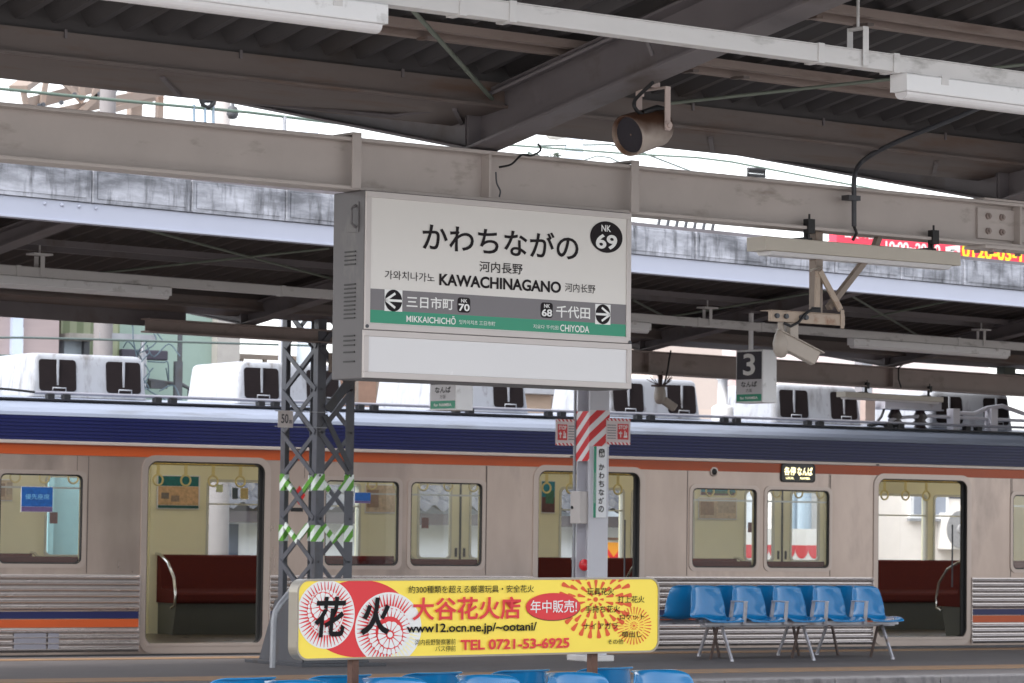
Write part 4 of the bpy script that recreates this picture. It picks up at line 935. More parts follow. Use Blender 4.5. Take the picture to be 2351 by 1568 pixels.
CM.part('bird_hood', MB().add([(10.68, YB - .06, 1.205), (10.775, YB - .07, 1.225), (10.80, YB - .02, 1.225), (10.72, YB - .02, 1.195)], [(0, 1, 2, 3)]), M('pale_plate', rgb(190, 184, 176)[:3], .5, var=.05))
mb = MB().tube([(10.745, YB - .055, 1.015), (10.69, YB - .06, 1.01), (10.64, YB - .066, .985), (10.60, YB - .066, .945), (10.55, YB - .066, .925), (10.52, YB - .05, .94)], .007, 8).box(10.70, 10.755, YB - .058, YB - .05, 1.0005, 1.025)
CM.part('cable', mb, BLACK)
HOUS = M('beige_camera_housing', rgb(158, 148, 139)[:3], .45, var=.05, scale=8)
hp = lambda a, b: at(1698 / 1 + 0 + a, b, 'N', 1, YB - .02)
mb = MB().lathe((10.53, YB - .02, .945), (0, 0, -1), [(0, .016), (.03, .016), (.045, .022), (.06, .030), (.10, .040), (.14, .036), (.165, .02), (.17, 0)], 18)
hb = CM.part('pan_head', mb, HOUS)
hp0, hp1 = Vector((10.575, YB - .03, .84)), Vector((10.685, YB - .10, .775))
mb = MB().bar((10.595, YB - .03, .944), (10.595, YB - .03, .80), .055, .03, (0, 1, 0)); CM.part('side_yoke', mb, HOUS, hb, bevel=.004)
mb = MB().bar(hp0 - (hp1 - hp0) * .35, hp1, .085, .07); cb2 = CM.part('camera_housing', mb, HOUS, bevel=.006)
d_ = (hp1 - hp0); mb = MB().bar(hp0 - d_ * .45 + Vector((0, 0, .042)), hp1 + d_ * .25 + Vector((0, 0, .042)), .10, .006); CM.part('sun_shield', mb, HOUS, cb2, bevel=.002)
mb = MB().lathe(hp1 + d_ * .002, d_, [(0, .026), (.004, .026), (.004, 0)], 14, False); CM.part('lens_window', mb, BLACK, cb2)

# camera with bird spikes under the far beam
SP = M('rusty_bird_spikes', rgb(66, 46, 42)[:3], .7, var=.2)
v = at(1515, 880, 'C', 1, YC0 - .05)
SC2 = Thing('security_camera', 'grey security camera with rusty bird spikes under the far beam', 'camera', (v.x, YC0, 1.57), 'C')
SC2.part('mount', MB().tube([(v.x, YC0 - .05, 1.58), (v.x, YC0 - .05, 1.47)], .022, 8).box(v.x - .08, v.x + .08, YC0 - .09, YC0, 1.455, 1.475), SP)
mb = MB()
for i in range(16):
    a = R(i * 49); rr_ = .05 + .09 * random.random(); zz = random.choice((1.475, 1.475, 1.56)); mb.tube([(v.x + .05 * math.cos(a), YC0 - .06 + .03 * math.sin(a), zz), (v.x + .05 * math.cos(a) + rr_ * math.cos(a), YC0 - .06 + rr_ * math.sin(a), zz + .05 + .06 * random.random())], .004, 5)
SC2.part('bird_spikes', mb, SP)
hd = SC2.part('pan_head', MB().lathe((v.x, YC0 - .05, 1.455), (0, 0, -1), [(0, .05), (.08, .062), (.13, .06), (.17, .04), (.18, 0)], 16), HOUS)
p0, p1 = Vector((v.x + .02, YC0 - .06, 1.33)), Vector((v.x + .15, YC0 - .12, 1.24)); SC2.part('camera_barrel', MB().bar(p0, p1, .085, .075), HOUS, bevel=.01)
SC2.part('lens_window', MB().lathe(p1, p1 - p0, [(.0005, .03), (.004, .03), (.004, 0)], 12, False), BLACK)
SC2.part('cable', MB().tube([(v.x + .02, YC0 - .09, 1.48), (v.x + .05, YC0 - .1, 1.6), (v.x + .08, YC0 - .1, 1.75), (v.x + .11, YC0 - .09, 1.83)], .010, 6), BLACK)
# junction box on the far beam at the right
v = at(2309, 845, 'C', 1, YC0); solo('junction_box', MB().box(v.x - .1, v.x + .1, YC0 - .06, YC0 + .06, 1.8155, 1.90).tube([(v.x + .1, YC0, 1.83), (v.x + 1.4, YC0, 1.83)], .012, 6), M('dark_green_box', rgb(60, 66, 60)[:3], .6, var=.1), 'small dark junction box standing on the far beam', 'junction box', (v.x, YC0, 1.8155), 'C', bevel=.006)

# ------------------------------------------------------------------ platform number signs
def numsign(x, y, zb_, num, label, ztop):
    t = Thing('platform_number_sign', label, 'sign', (x, y, zb_), 'C', 'hanging platform number signs')
    h, w, d = .52, .36, .20
    b_ = t.part('case', MB().box(x, x + d, y - w / 2, y + w / 2, zb_, zb_ + h), WHITE, bevel=.006)
    Pm = planeX(x - .002); u0, u1 = -(y + w / 2) + .014, -(y - w / 2) - .014
    mb = MB(); rect(mb, Pm, u0, u1, zb_ + .23, zb_ + h - .02); t.part('dark_panel', mb, M('charcoal_panel', rgb(56, 54, 62)[:3], .4, var=0), b_)
    mb = MB(); rect(mb, Pm, u0, u1, zb_ + .085, zb_ + .23); t.part('pale_panel', mb, M('pale_grey_panel', rgb(196, 194, 198)[:3], .4, var=0), b_)
    mb = MB(); rect(mb, Pm, u0, u1, zb_ + .015, zb_ + .085); t.part('green_panel', mb, GREEN, b_)
    Pt = planeX(x - .004); m_ = (u0 + u1) / 2; W_ = u1 - u0
    mb = MB(); text(mb, num, Pt, m_ - W_ * .24, m_ + W_ * .24, zb_ + .268, zb_ + .482, bold=.02); text(mb, 'for NAMBA', Pt, m_ - W_ * .36, m_ + W_ * .36, zb_ + .035, zb_ + .062, bold=.02); t.part('white_lettering', mb, INKW, b_)
    mb = MB(); text(mb, 'なんば', Pt, m_ - W_ * .32, m_ + W_ * .32, zb_ + .155, zb_ + .21, bold=.02); text(mb, '方面', Pt, m_ - W_ * .12, m_ + W_ * .12, zb_ + .105, zb_ + .138); t.part('black_lettering', mb, INKB, b_)
    t.part('pole', MB().tube([(x + .02, y, zb_ + h), (x + .02, y, ztop)], .024, 12), WHITE)
    t.part('ceiling_plate', MB().box(x - .05, x + .09, y - .06, y + .06, ztop, ztop + .02), RAFT)
v3 = at(1750, 924, 'C', 1, 23.02); v4 = at(1047, 941, 'C', 1, 23.02)
numsign(v3.x, 23.2, v3.z, '3', 'hanging white box sign with a large 3 on charcoal', 2.125)
numsign(v4.x, 23.2, v4.z, '4', 'hanging platform sign partly hidden below the station name sign', 2.15)

# ------------------------------------------------------------------ loudspeaker under the near rafter
SPK = M('beige_speaker_with_rust', rgb(166, 154, 146)[:3], .5, var=.05, scale=6, dirt=((.17, .085, .045), .42, 5, (1, 1, 1)))
def top_stain(m, col, z0, z1):
    n, l = m.node_tree.nodes, m.node_tree.links; b = n['Principled BSDF']; tc = n.new('ShaderNodeTexCoord'); sp_ = n.new('ShaderNodeSeparateXYZ'); l.new(tc.outputs['Object'], sp_.inputs[0])
    nz = n.new('ShaderNodeTexNoise'); nz.inputs['Scale'].default_value = 14; l.new(tc.outputs['Object'], nz.inputs['Vector'])
    ad = n.new('ShaderNodeMath'); ad.operation = 'MULTIPLY_ADD'; ad.inputs[1].default_value = .07; l.new(nz.outputs['Fac'], ad.inputs[0]); l.new(sp_.outputs['Z'], ad.inputs[2])
    mr = n.new('ShaderNodeMapRange'); mr.inputs['From Min'].default_value = z0; mr.inputs['From Max'].default_value = z1; l.new(ad.outputs[0], mr.inputs['Value'])
    mx = n.new('ShaderNodeMix'); mx.data_type = 'RGBA'; l.new(mr.outputs[0], mx.inputs['Factor']); src = b.inputs['Base Color'].links[0].from_socket
    l.new(src, mx.inputs['A']); mx.inputs['B'].default_value = col + (1,); l.new(mx.outputs['Result'], b.inputs['Base Color'])
f0 = at(1440, 312, 'N', 1, 10.22); ax_ = Vector((.95, .10, .30)).normalized()
LS = Thing('loudspeaker', 'rust stained drum loudspeaker hanging from the near rafter', 'loudspeaker', (f0.x + .1, 10.22, 1.78), 'N')
LS.part('drum', MB().lathe(f0, ax_, [(.018, 0), (.05, .045), (.055, .07), (.012, .078), (0, .083), (0, .088), (.012, .089), (.19, .084), (.21, .075), (.215, 0)], 30), SPK)
top_stain(SPK, (.07, .03, .016), f0.z + .02 - 1.78, f0.z + .10 - 1.78)
LS.part('grille', MB().lathe(f0 + ax_ * .02, ax_, [(0, .079), (.001, 0)], 30, False), M('dark_speaker_mesh', rgb(42, 38, 46)[:3], .8, var=.2, scale=80))
c = f0 + ax_ * .165
LS.part('bracket', MB().box(c.x - .014, c.x + .014, c.y - .094, c.y - .088, c.z - .02, 1.815).box(c.x - .014, c.x + .014, c.y + .088, c.y + .094, c.z - .02, 1.815).box(c.x - .014, c.x + .014, c.y - .094, c.y + .094, 1.815, 1.821).lathe((c.x, c.y - .094, c.z), (0, -1, 0), [(0, .02), (.006, .02), (.006, .012), (.016, .012), (.016, 0)], 12, False), M('pinkish_bracket_paint', rgb(196, 178, 172)[:3], .5, var=.05))
LS.part('clamp', MB().box(c.x - .10, c.x + .012, c.y - .03, c.y - .015, 1.8215, 1.845).box(c.x - .10, c.x - .085, c.y - .04, c.y + .0, 1.775, 1.8210).box(c.x - .03, c.x - .01, c.y - .04, c.y - .005, 1.8455, 1.87), M('pinkish_bracket_paint', (0, 0, 0)), bevel=.002)
LS.part('cable', MB().tube(cr([(f0.x + .06, f0.y - .03, f0.z + .09), (f0.x + .01, f0.y - .04, f0.z + .11), (f0.x - .01, f0.y - .06, f0.z + .145), (8.67, 9.98, 1.80)]), .008, 8).tube([(f0.x + .06, f0.y - .03, f0.z + .1), (f0.x + .12, f0.y - .05, f0.z + .125), (f0.x + .2, f0.y, f0.z + .13)], .012, 8), BLACK)
# loose loop of cable beside the beam
q = [at(*p_, 'N', 1, YB - .07) for p_ in ((1146, 384), (1172, 378), (1190, 362), (1200, 355), (1220, 357), (1238, 348), (1240, 338), (1234, 330))]; q2 = [at(*p_, 'N', 1, YB - .072) for p_ in ((1146, 452), (1148, 438), (1140, 420), (1138, 395))]
solo('cable', MB().tube(cr(q), .005, 6), BLACK, 'black cable looping off the near beam below the speaker', 'cable', q[0], 'N')
solo('cable', MB().tube(cr(q2), .004, 6), DGREY, 'thin grey cable down the near beam to the name sign', 'cable', q2[0], 'N')

LATM = M('blue_grey_lattice_steel', rgb(88, 90, 98)[:3], .5, var=.14, scale=5, dirt=((.07, .06, .055), .35, 5, (1, 1, .5)))
# ------------------------------------------------------------------ lattice column
LC = Thing('lattice_column', 'dark grey riveted lattice steel column with green and white tape', 'column', (14.4, 26.75, ZF))
lx0, lx1, ly0, ly1 = 14.19, 14.585, 26.4, 27.12; LW = .088; zt_ = 1.98
def legm(x, y, sx, sy, z0, z1, g=0): return MB().box(min(x, x + sx * LW) - g, max(x, x + sx * LW) + g, min(y, y + sy * .011) - g, max(y, y + sy * .011) + g, z0, z1).box(min(x, x + sx * .011) - g, max(x, x + sx * .011) + g, min(y + sy * .011, y + sy * LW) - g * .9, max(y + sy * .011, y + sy * LW) + g, z0, z1)
GT = MS('green_white_striped_tape', rgb(92, 158, 50), rgb(232, 240, 236), (.72, -.4, -.55), .085, .5)
TZ = [(-.155, .0), (.345, .50)]
TZ = [(at(705, 1243, 'T', 1, ly0).z, at(705, 1205, 'T', 1, ly0).z), (at(705, 1125, 'T', 1, ly0).z, at(705, 1087, 'T', 1, ly0).z)]
for x, y, sx_, sy_ in ((lx0, ly0, 1, 1), (lx1, ly0, -1, 1), (lx0, ly1, 1, -1), (lx1, ly1, -1, -1)):
    lg = LC.part('leg', legm(x, y, sx_, sy_, ZF, zt_), LATM)
    for z0, z1 in TZ: LC.part('striped_tape', legm(x, y, sx_, sy_, z0, z1, .003), GT, lg)
pit = .40
def diag(p, q, off):
    mb = MB().bar(p, q, .048, .010, off); b_ = LC.part('lacing_bar', mb, LATM)
    p, q = Vector(p), Vector(q)
    for z0, z1 in TZ:
        lo, hi = max(min(p.z, q.z), z0), min(max(p.z, q.z), z1)
        if hi - lo > .02:
            f = lambda z: p + (q - p) * ((z - p.z) / (q.z - p.z))
            LC.part('striped_tape', MB().bar(f(lo), f(hi), .054, .016, off), GT, b_)
z = ZF + .16; k = 0
while z + pit < zt_ + .1:
    a, b = z, z + pit
    if True:
        diag((lx0 + .03, ly0 - .006, a), (lx1 - .03, ly0 - .006, b), (0, 1, 0)) if k % 2 else diag((lx1 - .03, ly0 - .006, a), (lx0 + .03, ly0 - .006, b), (0, 1, 0))
        diag((lx0 + .03, ly1 + .006, a), (lx1 - .03, ly1 + .006, b), (0, 1, 0)) if not k % 2 else diag((lx1 - .03, ly1 + .006, a), (lx0 + .03, ly1 + .006, b), (0, 1, 0))
        h_ = pit / 1
        for x in (lx0 - .006, lx1 + .006):
            diag((x, ly0 + .03, a), (x, ly1 - .03, b), (1, 0, 0)); diag((x + .0115 * (1 if x > 14.3 else -1) * -1, ly1 - .03, a), (x + .0115 * (1 if x > 14.3 else -1) * -1, ly0 + .03, b), (1, 0, 0))
    z += pit; k += 1
mb = MB()
for zz in [ZF + .16 + pit * i for i in range(9)]:
    for x in (lx0 + .035, lx1 - .035): mb.lathe((x, ly0 - .011, zz), (0, -1, 0), [(0, .012), (.006, .009), (.008, 0)], 8)
LC.part('rivet', mb, DGREY)
# flared shoe of the column
zs = -.70
mb = MB(); 
mb.add([(lx0 - .15, ly0 - .08, ZF), (lx1 + .16, ly0 - .08, ZF), (lx1 + .02, ly0 - .015, zs), (lx0 - .02, ly0 - .015, zs)], [(0, 1, 2, 3)]); mb.add([(lx0 - .15, ly0 - .06, ZF), (lx0 - .15, ly1 + .1, ZF), (lx0 - .02, ly1 + .01, zs), (lx0 - .02, ly0 - .01, zs)], [(0, 1, 2, 3)])
mb.add([(lx1 + .16, ly0 - .06, ZF), (lx1 + .16, ly1 + .1, ZF), (lx1 + .02, ly1 + .01, zs), (lx1 + .02, ly0 - .01, zs)], [(3, 2, 1, 0)]); mb.add([(lx0 - .15, ly1 + .1, ZF), (lx1 + .16, ly1 + .1, ZF), (lx1 + .02, ly1 + .015, zs), (lx0 - .02, ly1 + .015, zs)], [(3, 2, 1, 0)])
mb.box(lx0 - .24, lx1 + .26, ly0 - .22, ly1 + .2, ZF, ZF + .03)
LC.part('flared_shoe', mb, DGREY, bevel=.004)
LC.part('drain_pipe', MB().tube([at(668, 1355, 'T', 1, ly0 - .12), at(660, 1366, 'T', 1, ly0 - .16), at(642, 1388, 'T', 1, ly0 - .24), at(632, 1405, 'T', 1, ly0 - .25), at(628, 1425, 'T', 1, ly0 - .25), Vector((at(626, 1470, 'T', 1, ly0 - .25).x, ly0 - .25, ZF + .001))], .028, 10), GALV)
LC.part('cable_box', MB().box(lx0 + .10, lx0 + .22, ly0 - .06, ly0 - .013, 1.42, 1.60), PM, bevel=.005)
a = at(638, 982, 'T', 1, ly1 - .3); b = at(672, 943, 'T', 1, ly1 - .3)
yp = ly0 - .025; a = at(638, 981, 'T', 1, yp); b = at(673, 943, 'T', 1, yp)
pl = LC.part('distance_plate', MB().box(a.x, b.x, yp, yp + .006, a.z, b.z), M('aged_white_plate', rgb(200, 192, 190)[:3], .5, var=.06, scale=12), bevel=.002)
w_, h_ = b.x - a.x, b.z - a.z; mb = MB(); text(mb, '50', planeY(yp - .002), a.x + w_ * .2, a.x + w_ * .68, a.z + h_ * .25, a.z + h_ * .8, bold=.02); text(mb, 'm', planeY(yp - .002), a.x + w_ * .74, a.x + w_ * .92, a.z + h_ * .25, a.z + h_ * .45, bold=.03); LC.part('plate_lettering', mb, M('faded_black_lettering', rgb(70, 64, 70)[:3], .5, var=0), pl)
for zz in (a.z + .01, b.z - .005):
    mb = MB(); bars_ = [(lx0 - .02, ly0 - .02), (lx1 * .35 + lx0 * .65, ly0 - .02)]; mb.box(a.x - .03, lx0 + .10, yp + .007, yp + .010, zz - .004, zz + .004); LC.part('plate_strap', mb, GALV, pl)
LC.part('top_bracket', MB().bar((lx0 + .1, ly0 - .02, 1.07), (lx1 - .02, ly0 - .02, 1.40), .09, .012, (0, 1, 0)).bar((lx0 + .07, ly0 - .022, 1.02), (lx1 - .04, ly0 - .022, .52), .05, .012, (0, 1, 0)), DGREY)

# ------------------------------------------------------------------ steel H pillar with signs
HP = M('pale_grey_pillar_paint', rgb(204, 204, 212)[:3], .45, var=.03, scale=3, dirt=((.42, .40, .40), .15, 4, (1, 1, .4)))
hx, hy = 17.445, 26.70
PL = Thing('steel_pillar', 'pale grey steel pillar with red striped wrap and vertical station sign', 'pillar', (hx, hy, ZF))
prof = [(hx + a, hy + b) for a, b in ((-.115, -.115), (.115, -.115), (.115, -.098), (.008, -.098), (.008, .098), (.115, .098), (.115, .115), (-.115, .115), (-.115, .098), (-.008, .098), (-.008, -.098), (-.115, -.098))]
PL.part('shaft', MB().zprism(prof, ZF, 1.62), HP, bevel=.002)
PL.part('plinth', MB().box(hx - .17, hx + .17, hy - .17, hy + .17, ZF, ZF + .06), M('white_plinth', rgb(214, 212, 212)[:3], .6, var=.05), bevel=.01)
RW = MS('red_white_striped_wrap', rgb(206, 40, 44), rgb(226, 222, 224), (.60, -.6, -.72), .115, .55)
rz0, rz1 = at(1380, 1025, 'T', 1, hy - .12).z, at(1380, 942, 'T', 1, hy - .12).z; rz2 = at(1340, 1058, 'T', 1, hy - .12).z
PL.part('striped_wrap', MB().box(hx - .118, hx + .118, hy - .119, hy - .1165, rz0, rz1), RW)
PL.part('striped_wrap', MB().box(hx - .1205, hx - .1175, hy - .119, hy + .119, rz2, rz1 - .01), RW)
P = planeY(hy - .127)
for (a0, b0, a1, b1, side) in ((1275, 1022, 1318, 963, -1), (1391, 1020, 1447, 962, 1)):
    a = at(a0, b0, 'T', 1, hy - .125); b = at(a1, b1, 'T', 1, hy - .125); w_, h_ = b.x - a.x, b.z - a.z
    ss = PL.part('stop_sign', MB().box(a.x, b.x, hy - .125, hy - .121, a.z, b.z), M('pale_pinkish_sign', rgb(214, 200, 200)[:3], .5, var=0))
    PL.part('striped_border', MB().box(a.x, b.x, hy - .1265, hy - .1252, a.z, a.z + h_ * .09).box(a.x, b.x, hy - .1265, hy - .1252, b.z - h_ * .09, b.z), MS('red_white_border', rgb(204, 60, 66), rgb(232, 222, 222), (1, 0, .8), .045, .5), ss)
    r0, r1 = (a.x + w_ * .10, a.x + w_ * .62) if side < 0 else (a.x + w_ * .46, a.x + w_ * .92)
    mb = MB(); rect(mb, P, r0, r1, a.z + h_ * .2, a.z + h_ * .8); PL.part('red_square', mb, M('red_square_print', rgb(206, 56, 58)[:3], .5, var=0), ss)
    mb = MB(); Pq = planeY(hy - .1285); ww = r1 - r0; text(mb, 'STOP', Pq, r0 + ww * .1, r1 - ww * .1, a.z + h_ * .60, a.z + h_ * .75, bold=.02)
    mb2 = MB().poly([Pq(r0 + ww * .15, a.z + h_ * .28), Pq(r0 + ww * .45, a.z + h_ * .28), Pq(r0 + ww * .45, a.z + h_ * .5), Pq(r0 + ww * .15, a.z + h_ * .5)]); mb.v += []; 
    for u0, u1, v0, v1 in ((.12, .42, .42, .47), (.24, .32, .28, .52), (.55, .88, .28, .34), (.62, .70, .34, .54), (.76, .84, .34, .48)): rect(mb, Pq, r0 + ww * u0, r0 + ww * u1, a.z + h_ * v0, a.z + h_ * v1)
    PL.part('white_lettering', mb, INKW, ss)
    mb = MB(); t0, t1 = (a.x + w_ * .68, b.x) if side < 0 else (a.x + w_ * .04, a.x + w_ * .40)
    for i in range(6): rect(mb, P, t0, t1, a.z + h_ * (.22 + .1 * i), a.z + h_ * (.26 + .1 * i))
    PL.part('grey_lettering', mb, M('grey_lettering', rgb(130, 130, 132)[:3], .5, var=0), ss)
a = at(1361, 1188, 'T', 1, hy - .135); b = at(1393, 1025, 'T', 1, hy - .135); w_, h_ = b.x - a.x, b.z - a.z
vs = PL.part('vertical_name_sign', MB().box(a.x, b.x, hy - .135, hy - .118, a.z, b.z), M('white_vertical_sign', rgb(232, 234, 238)[:3], .4, var=0), bevel=.002)
P = planeY(hy - .137); P2_ = planeY(hy - .139)
mb = MB(); rect(mb, P, a.x, a.x + w_ * .20, a.z, b.z); PL.part('green_band', mb, GREEN, vs)
mb = MB(); cxm = a.x + w_ * .60
for i, ch in enumerate('かわちながの'): text(mb, ch, P, cxm - w_ * .21, cxm + w_ * .21, b.z - h_ * (.335 + .118 * i), b.z - h_ * (.245 + .118 * i), bold=.03)
rsq(mb, P, cxm - w_ * .22, cxm + w_ * .22, b.z - h_ * .155, b.z - h_ * .035, .02)
PL.part('black_lettering', mb, INKB, vs)
mb = MB(); text(mb, 'NK', P2_, cxm - w_ * .12, cxm + w_ * .12, b.z - h_ * .075, b.z - h_ * .048); text(mb, '69', P2_, cxm - w_ * .17, cxm + w_ * .17, b.z - h_ * .145, b.z - h_ * .085, bold=.02)
gs, _g = glyphs('KAWACHINAGANO')
xa_, xb_ = min(v[0] for v in gs), max(v[0] for v in gs)
mb.add([P2_(a.x + w_ * .06 + (v[1]) * w_ * .12, b.z - h_ * .38 - (v[0] - xa_) / (xb_ - xa_) * h_ * .42) for v in gs], _g)
PL.part('white_lettering', mb, INKW, vs)
a = at(1321, 1202, 'T', 0, hx - .12); 
ex = PL.part('electrical_box', MB().box(hx - .20, hx - .0085, hy - .09, hy + .09, at(1340, 1202, 'T', 1, hy).z, at(1340, 1128, 'T', 1, hy).z), M('pale_electrical_box', rgb(196, 190, 188)[:3], .5, var=.04), bevel=.006)
zc = at(1340, 1165, 'T', 1, hy).z; PL.part('box_lock', MB().lathe((hx - .2, hy + .05, zc), (-1, 0, 0), [(0, .016), (.01, .016), (.01, 0)], 10, False), BLACK, ex)
v = at(1347, 1297, 'T', 1, hy - .02)
PL.part('alarm_bell', MB().lathe((hx - .105, hy - .035, v.z), (-1, -.5, 0), [(0, .058), (.012, .058), (.022, .045), (.028, .015), (.03, 0)], 18).box(hx - .106, hx - .0085, hy - .06, hy - .015, v.z - .03, v.z + .03), M('red_alarm_bell', rgb(206, 30, 40)[:3], .35, var=0), bevel=.003)
PL.part('conduit', MB().tube([(hx - .125, hy + .135, ZF + .1), (hx - .125, hy + .135, 1.55)], .016, 8).box(hx - .145, hx - .105, hy + .116, hy + .15, -.31, -.29), GALV)

# ================================================================== BEYOND THE TRAIN
def bldg(name, label, x0, x1, y0, y1, z1, mat, z0=-2.5):
    t = Thing(name, label, 'house', ((x0 + x1) / 2, y0, z0)); t.w = t.part('wall', MB().box(x0, x1, y0, y1, z0, z1), mat); return t
def wcoord(px, py, Y): v = at(px, py, 'T', 1, Y); return v.x, v.z
PINK = M('pale_pink_siding', rgb(176, 160, 160)[:3], .7, var=.04, scale=2, stretch=(1, 1, 8))
YH = 43.0
xa, _ = wcoord(-260, 740, YH); xb, _ = wcoord(136, 740, YH)
bp_ = bldg('house', 'pale pink sided house with narrow window and pale downpipe above the train', xa, xb, YH, YH + 7, 3.6, PINK)
x0, z0 = wcoord(36, 850, YH); x1, z1 = wcoord(51, 752, YH)
wf = bp_.part('window', MB().box(x0, x1, YH - .06, YH - .001, z0, z1), WHITE, bp_.w); bp_.part('pane', MB().box(x0 + .06, x1 - .06, YH - .07, YH - .0605, z0 + .05, z1 - .06), M('grey_window_glass', rgb(140, 146, 160)[:3], .1, var=.1), wf)
x0, _ = wcoord(22, 800, YH); bp_.part('downpipe', MB().box(x0, x0 + .16, YH - .10, YH - .002, -2.5, 3.5), M('pale_blue_pipe', rgb(206, 218, 238)[:3], .5, var=0))
bp_.part('roof', MB().box(xa - .3, xb + .3, YH - .4, YH + 7.4, 3.601, 3.85), DGREY)
OLV = MS('green_cream_corrugated', rgb(112, 122, 94), rgb(142, 148, 122), (1, 0, 0), .22, .5, .7)
xa, _ = wcoord(137, 760, YH + .5); xb, _ = wcoord(232, 760, YH + .5)
b2 = bldg('shed', 'olive green corrugated shed behind the concrete pole', xa + .02, xb + .3, YH + .5, YH + 6, 3.4, OLV); b2.o['category'] = 'shed'
x0, z0 = wcoord(140, 850, YH + .4); x1, z1 = wcoord(182, 785, YH + .4); b2.part('wall_panel', MB().box(x0, x1, YH + .30, YH + .498, z0 - .6, z1), M('pale_blue_panel', rgb(168, 180, 190)[:3], .6, var=.04)); x2, z2 = wcoord(182, 770, YH + .4); b2.part('awning', MB().box(x0 - .1, x1 + .05, YH - .1, YH + .5, z1, z2), M('weathered_awning', rgb(150, 146, 140)[:3], .7, var=.3, scale=6))
x0, _ = wcoord(180, 800, YH + .4); b2.part('drain_pipe', MB().box(x0, x0 + .09, YH + .2, YH + .29, -2, z2 - .02), DGREY)
MINT = M('pale_mint_render', rgb(140, 160, 152)[:3], .7, var=.05, scale=1.2, dirt=((.22, .30, .27), .3, 1.2, (1, 1, .3)))
YM = 44.5
xa, _ = wcoord(236, 760, YM); xb, _ = wcoord(540, 790, YM)
b3 = bldg('house', 'pale mint green building behind the roof units', xa, xb, YM, YM + 8, 4.2, MINT); b3.part('roof_edge', MB().box(xa - .1, xb + .1, YM - .15, YM + 8.1, 4.201, 4.4), GALV)
x0, z0 = wcoord(518, 870, YM - .3); b3.part('corner_column', MB().box(x0 - .1, xb - .02, YM - .2, YM - .002, -2.4, 4.1), M('grey_brown_render', rgb(160, 156, 152)[:3], .7, var=.08))
# shop sign boxes and railing in front of the mint wall
x0, z0 = wcoord(273, 824, YM - 1.0); x1, z1 = wcoord(380, 806, YM - 1.0)
st = Thing('wall_sign', 'long dark sign box mounted before the mint green wall', 'sign', (x0, YM - 1, z0)); st.part('box', MB().box(x0, x1, YM - 1.1, YM - .95, z0, z1), M('dark_navy_box', rgb(52, 48, 62)[:3], .5, var=.1), bevel=.02)
st.part('stem', MB().box(x0 + .9, x0 + 1.02, YM - 1.05, YM - .98, -2.4, z0 - .001), DGREY)
pts = [wcoord(*p_, YM - .8) for p_ in ((340, 873), (378, 878), (420, 884), (434, 892), (434, 915))]
solo('cable', MB().tube([(a, YM - .8, b) for a, b in pts], .03, 6).box(pts[0][0], pts[1][0], YM - .9, YM - .7, pts[0][1] - .12, pts[0][1] - .02), DGREY, 'sagging dark cable in front of the mint green wall', 'cable', (pts[0][0], YM - .8, pts[0][1]))
xv, zv = wcoord(411, 800, YM - .6); solo('drain_pipe', MB().box(xv - .03, xv + .03, YM - .65, YM - .6, -2.4, 4), DGREY, 'thin dark vertical pipe before the mint green wall', 'pipe', (xv, YM - .6, -2.4))
# concrete utility pole with equipment
YP = 42.0; xp, zp = wcoord(236, 800, YP)
up = Thing('utility_pole', 'concrete utility pole with tangled transformer cables before the mint building', 'pole', (xp, YP, -2.5)); up.part('shaft', MB().lathe((xp, YP, -2.5), (0, 0, 1), [(0, .17), (9.5, .11), (9.5, 0)], 16), M('pale_concrete_pole', rgb(112, 108, 109)[:3], .8, var=.08, scale=5))
mb = MB(); random.seed(11)
for i in range(9):
    x = xp + .25 + random.random() * .8; z = 1.85 + random.random() * .8; pts = [(x, YP - .2, z)]
    for k in range(4): pts.append((pts[-1][0] + random.uniform(-.28, .28), YP - .2 + random.uniform(-.1, .1), pts[-1][2] + random.uniform(-.32, .3)))
    mb.tube(cr(pts, 4), .010, 5)
up.part('cable_bundle', mb, M('blue_grey_cable', rgb(70, 88, 100)[:3], .5, var=.1))
x1, z1 = wcoord(308, 800, YP); up.part('crossarm', MB().box(xp - .1, x1 + .3, YP - .1, YP - .04, z1 + .12, z1 + .2).lathe((x1 + .1, YP - .07, 1.9), (0, 0, 1), [(0, .06), (.5, .06), (.55, .03), (.7, .03)], 10), GALV)
# low roof parapet with posts, right of the mint building
x0, z0 = wcoord(540, 845, 46); x1, z1 = wcoord(640, 830, 46)
pr2 = Thing('rooftop_railing', 'low brownish rooftop railing between mint building and lattice column', 'railing', (x0, 46, z0)); pr2.part('top_rail', MB().box(x0, x1 + 6, 46, 46.1, z1 + .02, z1 + .10), PM)
for i in range(16): pr2.part('baluster', MB().box(x0 + .1 + i * .42, x0 + .16 + i * .42, 46.02, 46.08, z0 - .5, z1 + .02), PM)
bldg('house', 'low pinkish building under the rooftop railing', x0 - .2, x1 + 6, 46.3, 54, z0 - .02, M('pinkish_parapet', rgb(150, 120, 104)[:3], .7, var=.12))
